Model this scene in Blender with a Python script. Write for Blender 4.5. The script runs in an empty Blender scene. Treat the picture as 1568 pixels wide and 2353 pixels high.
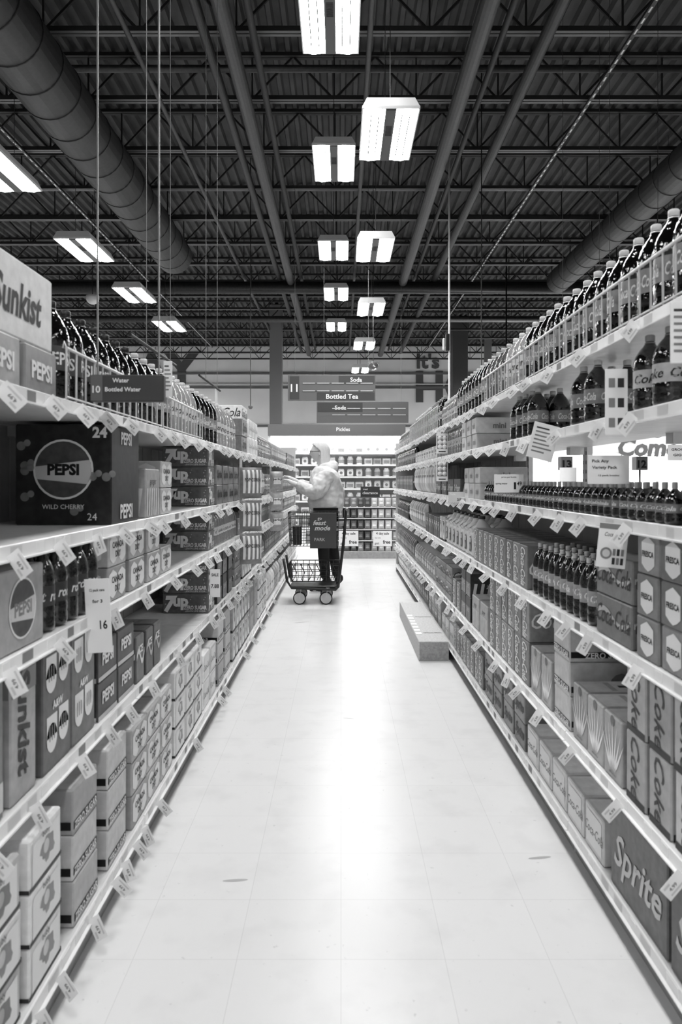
import bpy, bmesh, math, random
from mathutils import Vector, Matrix
random.seed(7)
C = bpy.context.scene.collection
PI = math.pi
F = 1676.0            # focal length in pixels of the 1568x2353 frame
CAMZ = 1.4
def at(px, py, Y):    # measured pixel + chosen depth -> point in the aisle
    return Vector(((px-783)*Y/F, Y, CAMZ-(py-1105)*Y/F))

# ------------------------------------------------ camera, world, exposure
cam = bpy.data.cameras.new('camera'); camo = bpy.data.objects.new('camera', cam); C.objects.link(camo)
camo.location = (0, 0, CAMZ); camo.rotation_euler = (PI/2, 0, 0)
cam.sensor_fit = 'VERTICAL'; cam.sensor_height = 36; cam.sensor_width = 24
cam.lens = F/2353*36; cam.shift_y = -71.5/2353; cam.clip_end = 200
cam.dof.use_dof = True; cam.dof.focus_distance = 8.0; cam.dof.aperture_fstop = 5.0
S = bpy.context.scene; S.camera = camo
S.view_settings.view_transform = 'Standard'; S.view_settings.look = 'None'
S.view_settings.gamma = 1; S.view_settings.exposure = 1.15
w = bpy.data.worlds.new('world'); S.world = w; w.use_nodes = True
w.node_tree.nodes['Background'].inputs[0].default_value = (1, 1, 1, 1)
w.node_tree.nodes['Background'].inputs[1].default_value = 1.6
LAMP_E = 26.0

# ------------------------------------------------ materials
MATS = {}
def M(name, g, rough=.5, spec=.5, noise=0, nscale=20, bump=0, bscale=60, emit=0, coat=0, trans=0, metal=0, ior=1.45):
    if name in MATS: return MATS[name]
    m = bpy.data.materials.new(name); m.use_nodes = True; nt = m.node_tree
    b = nt.nodes['Principled BSDF']; l = g**2.2
    b.inputs['Base Color'].default_value = (l, l, l, 1); b.inputs['Roughness'].default_value = rough
    b.inputs['Specular IOR Level'].default_value = spec; b.inputs['Metallic'].default_value = metal
    b.inputs['Coat Weight'].default_value = coat; b.inputs['Transmission Weight'].default_value = trans
    b.inputs['IOR'].default_value = ior
    tc = nt.nodes.new('ShaderNodeTexCoord')
    if noise:
        n = nt.nodes.new('ShaderNodeTexNoise'); n.inputs['Scale'].default_value = nscale; n.inputs['Detail'].default_value = 3
        r = nt.nodes.new('ShaderNodeMapRange'); r.inputs['From Min'].default_value = .3; r.inputs['From Max'].default_value = .7
        a = max(.0, (g-noise))**2.2; c = min(1, g+noise)**2.2
        r.inputs['To Min'].default_value = a; r.inputs['To Max'].default_value = c
        nt.links.new(tc.outputs['Object'], n.inputs['Vector']); nt.links.new(n.outputs['Fac'], r.inputs['Value'])
        nt.links.new(r.outputs['Result'], b.inputs['Base Color'])
    if bump:
        n2 = nt.nodes.new('ShaderNodeTexNoise'); n2.inputs['Scale'].default_value = bscale
        bp = nt.nodes.new('ShaderNodeBump'); bp.inputs['Strength'].default_value = bump; bp.inputs['Distance'].default_value = .01
        nt.links.new(tc.outputs['Object'], n2.inputs['Vector']); nt.links.new(n2.outputs['Fac'], bp.inputs['Height'])
        nt.links.new(bp.outputs['Normal'], b.inputs['Normal'])
    if emit:
        b.inputs['Emission Color'].default_value = (1, 1, 1, 1); b.inputs['Emission Strength'].default_value = emit
    MATS[name] = m; return m

def floor_mat():
    m = bpy.data.materials.new('vinyl_tile_floor'); m.use_nodes = True; nt = m.node_tree; L = nt.links.new
    b = nt.nodes['Principled BSDF']; b.inputs['Roughness'].default_value = .26; b.inputs['Specular IOR Level'].default_value = .13
    tc = nt.nodes.new('ShaderNodeTexCoord')
    br = nt.nodes.new('ShaderNodeTexBrick'); br.offset = 0; br.inputs['Scale'].default_value = 1
    br.inputs['Brick Width'].default_value = .3048; br.inputs['Row Height'].default_value = .3048
    br.inputs['Mortar Size'].default_value = .0009; br.inputs['Mortar Smooth'].default_value = .2
    br.inputs['Color1'].default_value = (.80, .80, .80, 1); br.inputs['Color2'].default_value = (.815, .815, .815, 1)
    br.inputs['Mortar'].default_value = (.66, .66, .66, 1)
    L(tc.outputs['Object'], br.inputs['Vector'])
    def speck(scale, lo, hi, dark, seedoff):
        n = nt.nodes.new('ShaderNodeTexNoise'); n.inputs['Scale'].default_value = scale; n.inputs['Detail'].default_value = 4
        mp = nt.nodes.new('ShaderNodeMapping'); mp.inputs['Location'].default_value = (seedoff, seedoff*2, 0)
        L(tc.outputs['Object'], mp.inputs['Vector']); L(mp.outputs['Vector'], n.inputs['Vector'])
        r = nt.nodes.new('ShaderNodeMapRange'); r.inputs['From Min'].default_value = lo; r.inputs['From Max'].default_value = hi
        r.inputs['To Min'].default_value = 1; r.inputs['To Max'].default_value = dark
        L(n.outputs['Fac'], r.inputs['Value']); return r.outputs['Result']
    s1 = speck(38, .68, .74, .82, 3); s2 = speck(6, .5, .75, .93, 9)
    mu = nt.nodes.new('ShaderNodeMath'); mu.operation = 'MULTIPLY'; L(s1, mu.inputs[0]); L(s2, mu.inputs[1])
    mx = nt.nodes.new('ShaderNodeMix'); mx.data_type = 'RGBA'; mx.blend_type = 'MULTIPLY'; mx.inputs[0].default_value = 1
    L(br.outputs['Color'], mx.inputs[6]); L(mu.outputs[0], mx.inputs[7]); L(mx.outputs[2], b.inputs['Base Color'])
    n = nt.nodes.new('ShaderNodeTexNoise'); n.inputs['Scale'].default_value = 3
    bp = nt.nodes.new('ShaderNodeBump'); bp.inputs['Strength'].default_value = .06; bp.inputs['Distance'].default_value = .02
    L(tc.outputs['Object'], n.inputs['Vector']); L(n.outputs['Fac'], bp.inputs['Height']); L(bp.outputs['Normal'], b.inputs['Normal'])
    return m

WHITE = M('white_print', .92, .5); BLACK = M('black_print', .07, .5)
DARKP = M('dark_print', .2, .5); MIDP = M('mid_print', .5, .5); LITEP = M('pale_print', .8, .5)
STEELW = M('painted_steel_white', .85, .35, noise=.03); RAIL = M('rail_plastic', .93, .25)
KICK = M('kick_plate_grey', .62, .5, noise=.04); KICKD = M('kick_plate_dark', .2, .5, noise=.04)
BACKP = M('back_panel', .74, .6, noise=.03, nscale=4); CHROME = M('chrome_wire', .8, .25, metal=1)
DECK = M('roof_deck', .28, .75, .2, noise=.03, nscale=2); JOIST = M('joist_paint', .16, .6, .3); JHI = M('joist_edge', .30, .5)
DUCT = M('duct_paint', .11, .55, .4, noise=.03); PIPE = M('pipe_paint', .17, .5, noise=.03)
GLOW = M('lamp_tube_glow', 1, emit=LAMP_E); LHOUS = M('lamp_housing', .72, .4); LCEN = M('lamp_centre', .26, .5); LDIV = M('lamp_divider', .12, .5)
SIGN = M('sign_board_dark', .25, .5); SIGN2 = M('sign_board_grey', .38, .5); CARD = M('card_white', .93, .5)

# ------------------------------------------------ mesh helpers
class MB:
    def __init__(s): s.bm = bmesh.new(); s.mats = []
    def mi(s, m):
        if m not in s.mats: s.mats.append(m)
        return s.mats.index(m)
    def box(s, c, d, m, bev=0, rot=None, seg=1):
        r = bmesh.ops.create_cube(s.bm, size=1)
        vs = r['verts']; mat = Matrix.Translation(c) @ (rot.to_4x4() if rot else Matrix.Identity(4)) @ Matrix.Diagonal((d[0], d[1], d[2], 1))
        for v in vs: v.co = mat @ v.co
        k = s.mi(m); fs = {f for v in vs for f in v.link_faces}
        for f in fs: f.material_index = k
        if bev:
            es = list({e for v in vs for e in v.link_edges})
            q = bmesh.ops.bevel(s.bm, geom=es, offset=bev, segments=seg, affect='EDGES', profile=.5)
            for f in q['faces']: f.material_index = k
        return s
    def poly(s, pts, m):
        vs = [s.bm.verts.new(p) for p in pts]; f = s.bm.faces.new(vs); f.material_index = s.mi(m); return f
    def lathe(s, prof, m, n=20, c=(0, 0, 0), ax='Z', smooth=True, cap=True, rib=0):
        k = s.mi(m); rings = []
        for (r, z) in prof:
            ring = []
            for i in range(n):
                a = 2*PI*i/n; rr = r*(1+rib*math.cos(5*a) * (1 if .25 < 1 else 0)) if rib and z < .04 else r
                p = (rr*math.cos(a), rr*math.sin(a), z)
                if ax == 'X': p = (p[2], p[0], p[1])
                if ax == 'Y': p = (p[0], p[2], p[1])
                ring.append(s.bm.verts.new((p[0]+c[0], p[1]+c[1], p[2]+c[2])))
            rings.append(ring)
        for a, b in zip(rings, rings[1:]):
            for i in range(n):
                f = s.bm.faces.new((a[i], a[(i+1) % n], b[(i+1) % n], b[i])); f.material_index = k; f.smooth = smooth
        if cap:
            for ring in (rings[0], rings[-1]):
                f = s.bm.faces.new(ring); f.material_index = k
        return s
    def tube(s, pts, r, m, n=6, close=False):
        k = s.mi(m); pts = [Vector(p) for p in pts]; rings = []
        for i, p in enumerate(pts):
            a = pts[max(i-1, 0)]; b = pts[min(i+1, len(pts)-1)]; d = (b-a).normalized()
            u = d.cross(Vector((0, 0, 1)));  u = u if u.length > .05 else d.cross(Vector((0, 1, 0)))
            u.normalize(); v = d.cross(u)
            rings.append([s.bm.verts.new(p + u*r*math.cos(2*PI*j/n) + v*r*math.sin(2*PI*j/n)) for j in range(n)])
        for a, b in zip(rings, rings[1:]):
            for j in range(n):
                f = s.bm.faces.new((a[j], a[(j+1) % n], b[(j+1) % n], b[j])); f.material_index = k; f.smooth = True
        for ring in (rings[0], rings[-1]):
            f = s.bm.faces.new(ring); f.material_index = k
        return s
    def bar(s, a, b, w, h, m):
        a = Vector(a); b = Vector(b); d = b-a
        rot = d.to_track_quat('X', 'Z').to_matrix()
        return s.box((a+b)/2, (d.length, w, h), m, rot=rot)
    def disc(s, o, u, v, r, m, n=20, r2=None, ry=1):
        o, u, v = Vector(o), Vector(u), Vector(v)
        out = [o+u*r*math.cos(2*PI*i/n)+v*r*ry*math.sin(2*PI*i/n) for i in range(n)]
        if r2 is None: s.poly(out, m)
        else:
            inn = [o+u*r2*math.cos(2*PI*i/n)+v*r2*ry*math.sin(2*PI*i/n) for i in range(n)]
            for i in range(n): s.poly([out[i], out[(i+1) % n], inn[(i+1) % n], inn[i]], m)
    def rect(s, o, u, v, m):     # o = lower left corner, u, v edge vectors
        o, u, v = Vector(o), Vector(u), Vector(v); s.poly([o, o+u, o+u+v, o+v], m)
    def text(s, body, o, u, v, h, m, width=None, shear=0, bold=0, align='C'):
        vs, fs, w = glyphs(body, shear, bold); o, u, v = Vector(o), Vector(u).normalized(), Vector(v).normalized()
        sx = h if width is None else min(h*1.6, width/max(w, .01)); k = s.mi(m)
        off = -w/2 if align == 'C' else 0
        nv = [s.bm.verts.new(o+u*(x+off)*sx+v*(y-.35)*h) for x, y in vs]
        for f in fs:
            try: g = s.bm.faces.new([nv[i] for i in f]); g.material_index = k
            except ValueError: pass
    def textcyl(s, body, R, zc, h, m, ang0=0, width=None, shear=0, bold=0):
        vs, fs, w = glyphs(body, shear, bold); sx = h if width is None else width/w; k = s.mi(m)
        nv = [s.bm.verts.new((R*math.cos(ang0+(x-w/2)*sx/R), R*math.sin(ang0+(x-w/2)*sx/R), zc+(y-.35)*h)) for x, y in vs]
        for f in fs:
            try: g = s.bm.faces.new([nv[i] for i in f]); g.material_index = k
            except ValueError: pass
    def mesh(s, name):
        me = bpy.data.meshes.new(name); s.bm.to_mesh(me); s.bm.free()
        for m in s.mats: me.materials.append(m)
        return me
    def build(s, name, parent=None, loc=None, rz=0):
        return link(name, s.mesh(name), parent, loc, rz)
GL = {}
def glyphs(body, shear=0, bold=0):
    key = (body, shear, bold)
    if key not in GL:
        cu = bpy.data.curves.new('t', 'FONT'); cu.body = body; cu.size = 1; cu.resolution_u = 2; cu.shear = shear; cu.offset = bold
        o = bpy.data.objects.new('t', cu); me = o.to_mesh()
        vs = [(v.co.x, v.co.y) for v in me.vertices]; fs = [tuple(p.vertices) for p in me.polygons]
        x0 = min(x for x, y in vs); w = max(x for x, y in vs)-x0; vs = [(x-x0, y) for x, y in vs]
        o.to_mesh_clear(); bpy.data.objects.remove(o); bpy.data.curves.remove(cu)
        GL[key] = (vs, fs, w)
    return GL[key]
def link(name, me, parent=None, loc=None, rz=0):
    o = bpy.data.objects.new(name, me); C.objects.link(o)
    if parent: o.parent = parent
    if loc is not None: o.location = loc
    o.rotation_euler[2] = rz
    return o
def tag(o, label, cat, group=None):
    o['label'] = label; o['category'] = cat
    if group: o['group'] = group
    return o
def struct(o): o['kind'] = 'structure'; return o
def thing(name, label, cat, loc=(0, 0, 0), rz=0, group=None):
    return tag(link(name, None, None, loc, rz), label, cat, group)
def copytree(o, loc, rz=None, label=None, group=None):
    r = o.copy(); C.objects.link(r); r.location = loc
    if rz is not None: r.rotation_euler[2] = rz
    if label: r['label'] = label
    if group: r['group'] = group
    for ch in list(o.children):
        c = ch.copy(); C.objects.link(c); c.parent = r
        for g in list(ch.children):
            d = g.copy(); C.objects.link(d); d.parent = c
    return r

# ------------------------------------------------ the room
YB = 34.0; ZD = 7.65; XL, XR = -17.0, 19.0; YF = -9.0
b = MB(); b.box(((XL+XR)/2, (YB+YF)/2, -.05), (XR-XL, YB-YF, .1), floor_mat()); struct(b.build('floor'))
b = MB()     # corrugated roof deck, flutes running along the aisle
n = int((XR-XL)/.2); prof = []
for i in range(n+1):
    x = XL+i*.2
    prof += [(x, ZD), (x+.06, ZD), (x+.085, ZD+.08), (x+.175, ZD+.08)]
va = [b.bm.verts.new((x, YF, z)) for x, z in prof]; vb = [b.bm.verts.new((x, YB, z)) for x, z in prof]
k = b.mi(DECK)
for i in range(len(prof)-1): b.bm.faces.new((va[i], va[i+1], vb[i+1], vb[i])).material_index = k
struct(b.build('ceiling'))
WALLG = M('wall_paint_grey', .84, .8, noise=.02, nscale=1); WALLW = M('wall_paint_white', .93, .7, noise=.01, nscale=1)
WLET = M('wall_letter_dark', .3, .6)
WX0, WX1, WZ0, WZ1 = 4.6, 18.2, .5, 2.75
b = MB()
for (xa, xb, za, zb, m) in ((XL, WX0, 0, 3.9, WALLW), (WX1, XR, 0, 3.9, WALLW), (WX0, WX1, 0, WZ0, WALLW), (WX0, WX1, WZ1, 3.9, WALLW), (XL, XR, 3.9, 7.8, WALLG)):
    b.box(((xa+xb)/2, YB+.1, (za+zb)/2), (xb-xa, .2, zb-za), m)
struct(b.build('wall_back'))
b = MB(); b.box(((XL+XR)/2, YF-.1, 3.9), (XR-XL, .2, 7.8), WALLW); struct(b.build('wall_front'))
b = MB(); b.box((XL-.1, (YB+YF)/2, 3.9), (.2, YB-YF+.4, 7.8), WALLG); struct(b.build('wall_left'))
b = MB(); b.box((XR+.1, (YB+YF)/2, 3.9), (.2, YB-YF+.4, 7.8), WALLG); struct(b.build('wall_right'))
for i, (z, h, m) in enumerate(((6.4, .09, SIGN2), (5.75, .10, SIGN2), (5.9, .04, LITEP), (3.96, .10, SIGN2))):
    b = MB(); b.box(((XL+XR)/2, YB-.04, z), (XR-XL-.1, .08, h), m); struct(b.build('trim_%d' % (i+1)))

def wall_words(body, px, py, hpx, Y, m, label, bold=.02, shear=0, depth=.05):
    p = at(px, py, Y); h = hpx*Y/F/.72; p.y = YB-.002
    b = MB(); vs, fs, wd = glyphs(body, shear, bold); k = b.mi(m)
    nv = [b.bm.verts.new((x*h, 0, y*h)) for x, y in vs]
    for f in fs:
        try: b.bm.faces.new([nv[i] for i in f])
        except ValueError: pass
    r = bmesh.ops.extrude_face_region(b.bm, geom=list(b.bm.faces))
    for e in r['geom']:
        if isinstance(e, bmesh.types.BMVert): e.co.y -= depth
    bmesh.ops.recalc_face_normals(b.bm, faces=list(b.bm.faces))
    return tag(b.build('wall_lettering', loc=p), label, 'lettering')
wall_words("It's", 957, 846, 34, YB, WLET, "short dark word on the back wall over the two big capitals", .03)
wall_words("HO", 955, 921, 68, YB, WLET, "two huge dark capitals on the grey back wall right of the hanging aisle signs", .04)
wall_words("E DAY", 150, 888, 78, YB, WLET, "very large dark capital letters on the grey back wall above the left shelves", .04)
wall_words("sag", 137, 918, 18, YB, WLET, "small dark lowercase letters on the back wall under the big left capitals", .02)
wall_words("Come", 1420, 1047, 40, YB, M('letter_grey', .36, .5), "large grey slanted wall letters on the white wall seen through the right shelves", .03, .2)
wall_words("H", 1528, 985, 30, YB, WLET, "single dark capital letter on the back wall above the grey slanted word", .04)

for i in range(4):
    wx = WX0+i*(WX1-WX0)/4; ww = (WX1-WX0)/4
    t = struct(link('window_%d' % (i+1), None))
    b = MB()
    for (c_, d_) in (((wx+ww/2, YB+.05, WZ0+.04), (ww, .1, .08)), ((wx+ww/2, YB+.05, WZ1-.04), (ww, .1, .08)), ((wx+.04, YB+.05, (WZ0+WZ1)/2), (.08, .1, WZ1-WZ0-.16)), ((wx+ww-.04, YB+.05, (WZ0+WZ1)/2), (.08, .1, WZ1-WZ0-.16)), ((wx+ww/2, YB+.05, (WZ0+WZ1)/2), (.05, .08, WZ1-WZ0-.16))): b.box(c_, d_, STEELW)
    b.build('window_frame', t)
    b = MB(); b.box((wx+ww/2, YB+.06, (WZ0+WZ1)/2), (ww-.16, .006, WZ1-WZ0-.16), M('window_glass', 1, .0, trans=1, ior=1.05)); b.build('window_pane', t)
# ------------------------------------------------ roof steel, ducts, pipes
def joist_mesh():
    b = MB(); L = XR-XL-.2; x0 = XL+.1; x1 = XR-.1; zt = .66
    for dy in (-.035, .035):
        b.box(((x0+x1)/2, dy, .0), (L, .05, .012), JHI); b.box(((x0+x1)/2, dy*1.7, .025), (L, .008, .06), JOIST)
        b.box(((x0+x1)/2, dy, zt), (L, .055, .05), JOIST)
    p = 1.2; n = int(L/p)
    for i in range(n):
        x = x0+i*p
        b.bar((x, 0, .02), (x+p/2, 0, zt-.01), .03, .03, JOIST); b.bar((x+p/2, 0, zt-.01), (x+p, 0, .02), .03, .03, JOIST)
        b.bar((x, 0, .02), (x, 0, zt), .022, .022, JOIST)
    return b.mesh('roof_joist')
jm = joist_mesh()
for i in range(24):
    y = -3.9+i*1.62
    if y > YB-.5: break
    tag(link('roof_joist', jm, None, (0, y, ZD-.69)), 'open web steel roof joist spanning the store under the corrugated deck', 'joist', 'roof joists')
def runs(name, cat, label, x, z, r, y0, y1, m, n=16, bands=0):
    b = MB(); b.tube([(0, 0, 0), (0, y1-y0, 0)], r, m, n=n)
    if bands:
        yy = 0
        while yy < y1-y0: b.lathe([(r, yy-.015), (r*1.02, yy-.012), (r*1.02, yy+.012), (r, yy+.015)], m, n=24, ax='Y', cap=False); yy += bands
    return tag(b.build(name, loc=(x, y0, z)), label, cat)
runs('air_duct', 'duct', 'wide round spiral air duct above the left shelves', -3.75, 6.45, .4, 1, 16.4, DUCT, 28, .6)
runs('air_duct', 'duct', 'narrower round air duct high above the far right of the store', 5.6, 6.55, .3, 4, 18.8, DUCT, 24, .6)
for x, z, r, m, t in ((-1.32, 6.62, .10, PIPE, 'thickest grey pipe running along the roof just left of the lamps'),
                      (-1.62, 6.7, .06, DUCT, 'thin dark pipe running beside the thickest grey pipe on its left'),
                      (-1.05, 6.75, .045, JOIST, 'thin black pipe running between the thick grey pipe and the lamps'),
                      (1.62, 6.6, .11, PIPE, 'grey pipe running along the roof just right of the lamps'),
                      (2.45, 6.7, .08, DUCT, 'dark grey roof pipe second from the lamps on the right side'),
                      (1.95, 6.78, .04, JOIST, 'thin black roof pipe between the two grey pipes on the right'),
                      (-2.55, 6.75, .035, PIPE, 'thin roof conduit between the left duct and the grey pipes'),
                      (.35, 6.78, .035, PIPE, 'thin roof conduit running directly above the middle lamps')):
    runs('roof_pipe', 'pipe', t, x, z, r, -2, 30, m)
for i, (y, z, r, m, t) in enumerate(((19.25, 6.5, .16, DUCT, 'nearest of the cross pipes hung below the joists'), (23.45, 6.6, .1, PIPE, 'middle cross pipe hung below the joists'),
                    (9.87, 6.975, .05, PIPE, 'thin pale cross pipe between the two nearest middle lamps'))):
    b = MB(); b.tube([(XL+.3, 0, 0), (XR-.3, 0, 0)], r, m, n=16); tag(b.build('cross_pipe', loc=(0, y, z)), t, 'pipe')
# unistrut rails with dashes of light
for x, t in ((-5.3, 'slotted metal strut under the deck left of the spiral duct'), (3.6, 'slotted metal strut under the deck on the right side')):
    b = MB(); b.box((0, 15, 0), (.05, 30, .04), PIPE)
    for i in range(140): b.box((0, .5+i*.21, -.0215), (.02, .1, .003), LITEP)
    tag(b.build('slotted_strut', loc=(x, 0, ZD-.75)), t, 'strut')

# ------------------------------------------------ lamps
def make_lamp():
    t = thing('high_bay_lamp', '', 'lamp')
    b = MB()
    for y in (-.61, .61):
        b.poly([(-.3, y, .0), (.3, y, .0), (.25, y*.95, .11), (-.25, y*.95, .11)], LHOUS)
    b.poly([(-.25, -.58, .11), (.25, -.58, .11), (.25, .58, .11), (-.25, .58, .11)], LHOUS)
    for s in (-1, 1):
        b.poly([(s*.3, -.61, 0), (s*.3, .61, 0), (s*.25, .58, .11), (s*.25, -.58, .11)], LHOUS)
        b.box((s*.295, 0, -.005), (.012, 1.22, .03), LHOUS); b.box((0, s*.605, -.005), (.6, .012, .03), LHOUS)
    b.build('housing', t)
    for s in (-1, 1):
        g = MB(); pr = [(s*.055, 0), (s*.12, -.028), (s*.2, -.034), (s*.285, -.006)]
        for i in range(3):
            a, c = pr[i], pr[i+1]
            g.poly([(a[0], -.595, a[1]), (a[0], .595, a[1]), (c[0]-s*.004, .595, c[1]), (c[0]-s*.004, -.595, c[1])], GLOW)
        g.build('diffuser', t)
        d = MB()
        for x in (.122, .203): d.box((s*x, -.03, -.036), (.010, .95, .008), LDIV)
        d.build('divider_strip', t)
    c = MB(); c.box((0, 0, -.012), (.11, 1.19, .04), LCEN)
    for i in range(14): c.box((0, -.25+i*.016, -.034), (.07, .006, .005), KICKD)
    c.build('centre_tray', t)
    h = MB(); h.box((0, 0, .14), (.14, .3, .07), LHOUS); h.build('driver_box', t)
    return t
CAB = {}
def cable(t, z):
    if z not in CAB:
        w_ = MB()
        for y in (-.45, .45): w_.tube([(0, y, .1), (0, y, ZD+.02-z)], .004, JHI, n=5)
        CAB[z] = w_.mesh('hanging_cable')
    link('hanging_cable', CAB[z], t)
lamp0 = make_lamp(); first = [True]; lamps = []
def lamp(x, y, z, label, group):
    if first[0]:
        first[0] = False; lamp0.location = (x, y, z); lamp0['label'] = label; lamp0['group'] = group; lamps.append((lamp0, z)); return
    lamps.append((copytree(lamp0, (x, y, z), None, label, group), z))
rowA = [.52, .56, .67, .66, .67, .70]
for x, y, t in zip(rowA, [8.15, 12.2, 16.4, 20.8, 25.4, 30.5], ['largest glowing lamp above the aisle right of centre', 'lamp second from the nearest in the right of the two middle rows', 'third lamp of the right middle row', 'fourth lamp of the right middle row, high over the aisle sign', 'fifth lamp of the right middle row, just above the aisle sign', 'farthest small lamp of the right middle row']):
    lamp(x, y, 5.27, 'glowing lamp fixture, '+t, 'high bay lamps')
for x, y, t in zip([-.11, -.10, -.15, -.12, -.14], [7.25, 10.6, 14.6, 18.0, 21.8], ['cut by the top of the picture', 'second in the left of the two middle rows', 'third in the left middle row', 'fourth in the left middle row', 'smallest and farthest of the left middle row']):
    lamp(x, y, 6.02, 'glowing lamp fixture, '+t, 'high bay lamps')
for y, t in zip([9.1, 12.2, 15.15, 18.2], ['cut by the left edge of the picture', 'largest whole one above the left shelves', 'middle one above the left shelves', 'smallest of the row above the left shelves']):
    lamp(-4.28, y, 5.27, 'glowing lamp fixture, '+t, 'high bay lamps')
lamp(-8.3, 18.4, 5.27, 'glowing lamp fixture low at the left edge over the shelf cartons', 'high bay lamps')
for y, t in zip([12.8, 17, 21.6, 26.3], ['nearest of the row beyond the right shelves', 'second of the row beyond the right shelves', 'third of the row beyond the right shelves', 'farthest of the row beyond the right shelves']):
    lamp(5.95, y, 5.27, 'glowing lamp fixture, '+t, 'high bay lamps')
lamp(12.1, 27.8, 5.27, 'glowing lamp fixture alone at the far right beyond the shelves', 'high bay lamps')
for x in (-4.28, .2, 4.8):
    for y in (-5, -1, 3.2):
        lamp(x, y, 5.27, 'glowing lamp fixture overhead, above the picture edge', 'lamps above the near aisle')
for y in (25.5, 28.5, 31.8):  # extra lamps added to brighten the dark back wall, hidden behind the shelves
    for x in (-15, -12.5, -10, -7.6, 7.4, 9.7 if y > 28 else 9.3, 14.4, 17):
        lamp(x, y, 5.6, 'added high bay fixture brightening the back wall, hidden beyond the shelf tops', 'added lamps brightening the back wall')
for o_, z_ in lamps: cable(o_, z_)

# columns, drops
def column(px0, px1, Y, m, label):
    x0 = at(px0, 0, Y).x; x1 = at(px1, 0, Y).x; wd = x1-x0
    b = MB(); b.box((0, 0, ZD/2), (wd, wd, ZD-.02), m, bev=.01); b.box((0, 0, .1), (wd+.1, wd+.1, .2), m)
    tag(b.build('steel_column', loc=((x0+x1)/2, Y, 0)), label, 'column')
column(620, 648, 26, M('column_grey', .42, .6), 'grey square column standing left of the hanging aisle signs')
column(1037, 1072, 28, M('column_dark', .25, .6), 'dark square column standing over the right shelves beside the big wall letters')
column(1113, 1128, 30, M('column_grey', .42, .6), 'narrow grey column right of the dark square column')
t = thing('power_pole', 'thin pale drop pole hanging from the roof with a dark control box', 'pole', (0, 0, 0))
p = at(1032, 780, 12); b = MB(); b.tube([(p.x, p.y, 2.2), (p.x, p.y, ZD-.1)], .016, LITEP, n=8); b.build('pole', t)
b = MB(); b.box((p.x-.03, p.y, p.z-.05), (.06, .08, .28), BLACK, bev=.01); b.box((p.x-.09, p.y, p.z-.08), (.04, .05, .2), LITEP, bev=.012); b.build('control_box', t)
def dome(px, py, Y, r, m, label):
    p = at(px, py, Y); t = thing('ceiling_dome', label, 'camera', p)
    b = MB(); pr = [(r*math.sin(a), -r*math.cos(a)) for a in [i*PI/2/6+.05 for i in range(6)]]+[(r, 0), (r, r*.4), (r*.4, r*.5)]
    b.lathe(pr, m, n=18); b.build('dome', t)
    b = MB(); b.tube([(0, 0, r*.5), (0, 0, ZD+.02-p.z)], .008, JOIST, n=6); b.build('stem', t)
dome(575, 935, 14, .045, SIGN2, 'small round sensor hanging on a thin rod left of the grey column')
dome(857, 838, 16, .13, M('dome_glass', .5, .1, trans=.6), 'clear half-round dome hanging right of the middle lamps')
dome(1106, 962, 11, .075, BLACK, 'black globe camera hanging behind the right shelves')
dome(1510, 992, 14, .12, BLACK, 'black dome camera hanging at the right edge beyond the shelves')
dome(212, 685, 16, .14, LHOUS, 'shallow pale disc hanging between the lamps on the left')

# ------------------------------------------------ hanging aisle signs
def hang_sign(name, px0, py0, px1, py1, Y, m, words, label, slots=True, top=None):
    a = at(px0, py1, Y); c = at(px1, py0, Y); W = c.x-a.x; H = c.z-a.z
    t = thing(name, label, 'sign', (a.x+W/2, Y, a.z))
    b = MB(); b.box((0, 0, H/2), (W, .03, H), m, bev=.004)
    e = .0165
    for (body, u, v, h, mm, panel) in words:      # u,v fractions, h fraction of H
        if panel: b.rect((-W/2+panel[0]*W, -e, panel[1]*H), ((panel[2]-panel[0])*W, 0, 0), (0, 0, (panel[3]-panel[1])*H), panel[4])
        if body: b.text(body, (-W/2+u*W, -e-.002, v*H), (1, 0, 0), (0, 0, 1), h*H/.72, mm, bold=.02)
    b.build('sign_board', t)
    if slots:
        for r in (.38, .68):
            b = MB(); b.box((W*.08, -e-.002, H*r-.002), (W*.82, .004, H*.012), SIGN2)
            for i in range(5): b.box((-W/2+W*(.17+.165*i+.07), -e-.005, H*r), (W*.14, .008, H*.03), LITEP)
            b.build('slat_rail', t)
    b = MB(); zt = (top or ZD+.02)-a.z
    for s in (-.42, .42): b.tube([(s*W, 0, H), (s*W, 0, zt)], .003, JHI, n=5)
    b.build('hanging_cable', t)
    return t
hang_sign('aisle_sign', 661, 862, 862, 921, 12.95, SIGN2, [('11', .072, .5, .30, WHITE, (.02, .05, .13, .95, SIGN)), ('Soda', .78, .82, .17, WHITE, (.58, .66, .99, .97, SIGN)), ('Bottled Tea', .62, .17, .19, WHITE, (.33, .02, .99, .32, SIGN))],
          'wide grey hanging aisle sign with a white eleven at its left')
hang_sign('aisle_sign', 727, 923, 938, 972, 15.35, SIGN2, [('Soda', .26, .72, .2, WHITE, (.01, .5, .5, .95, SIGN))],
          'lower grey hanging aisle sign just behind and below the numbered one')
hang_sign('aisle_sign', 210, 862, 378, 924, 2.22, SIGN, [('10', .09, .45, .26, WHITE, (.01, .03, .17, .97, SIGN2)), ('Water', .42, .78, .16, WHITE, None), ('Bottled Water', .45, .45, .16, WHITE, None)],
          'small dark hanging sign with a white ten before the left top shelf bottles', slots=False)
hang_sign('aisle_sign', 1390, 905, 1522, 990, 9.0, SIGN, [('Powder Drinks', .42, .70, .11, WHITE, None), ('Seltzers', .42, .42, .11, WHITE, None), ('10', .88, .45, .26, WHITE, (.78, .03, .99, .97, SIGN2))],
          'dark hanging aisle sign with a white ten seen between the right shelves')
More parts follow.
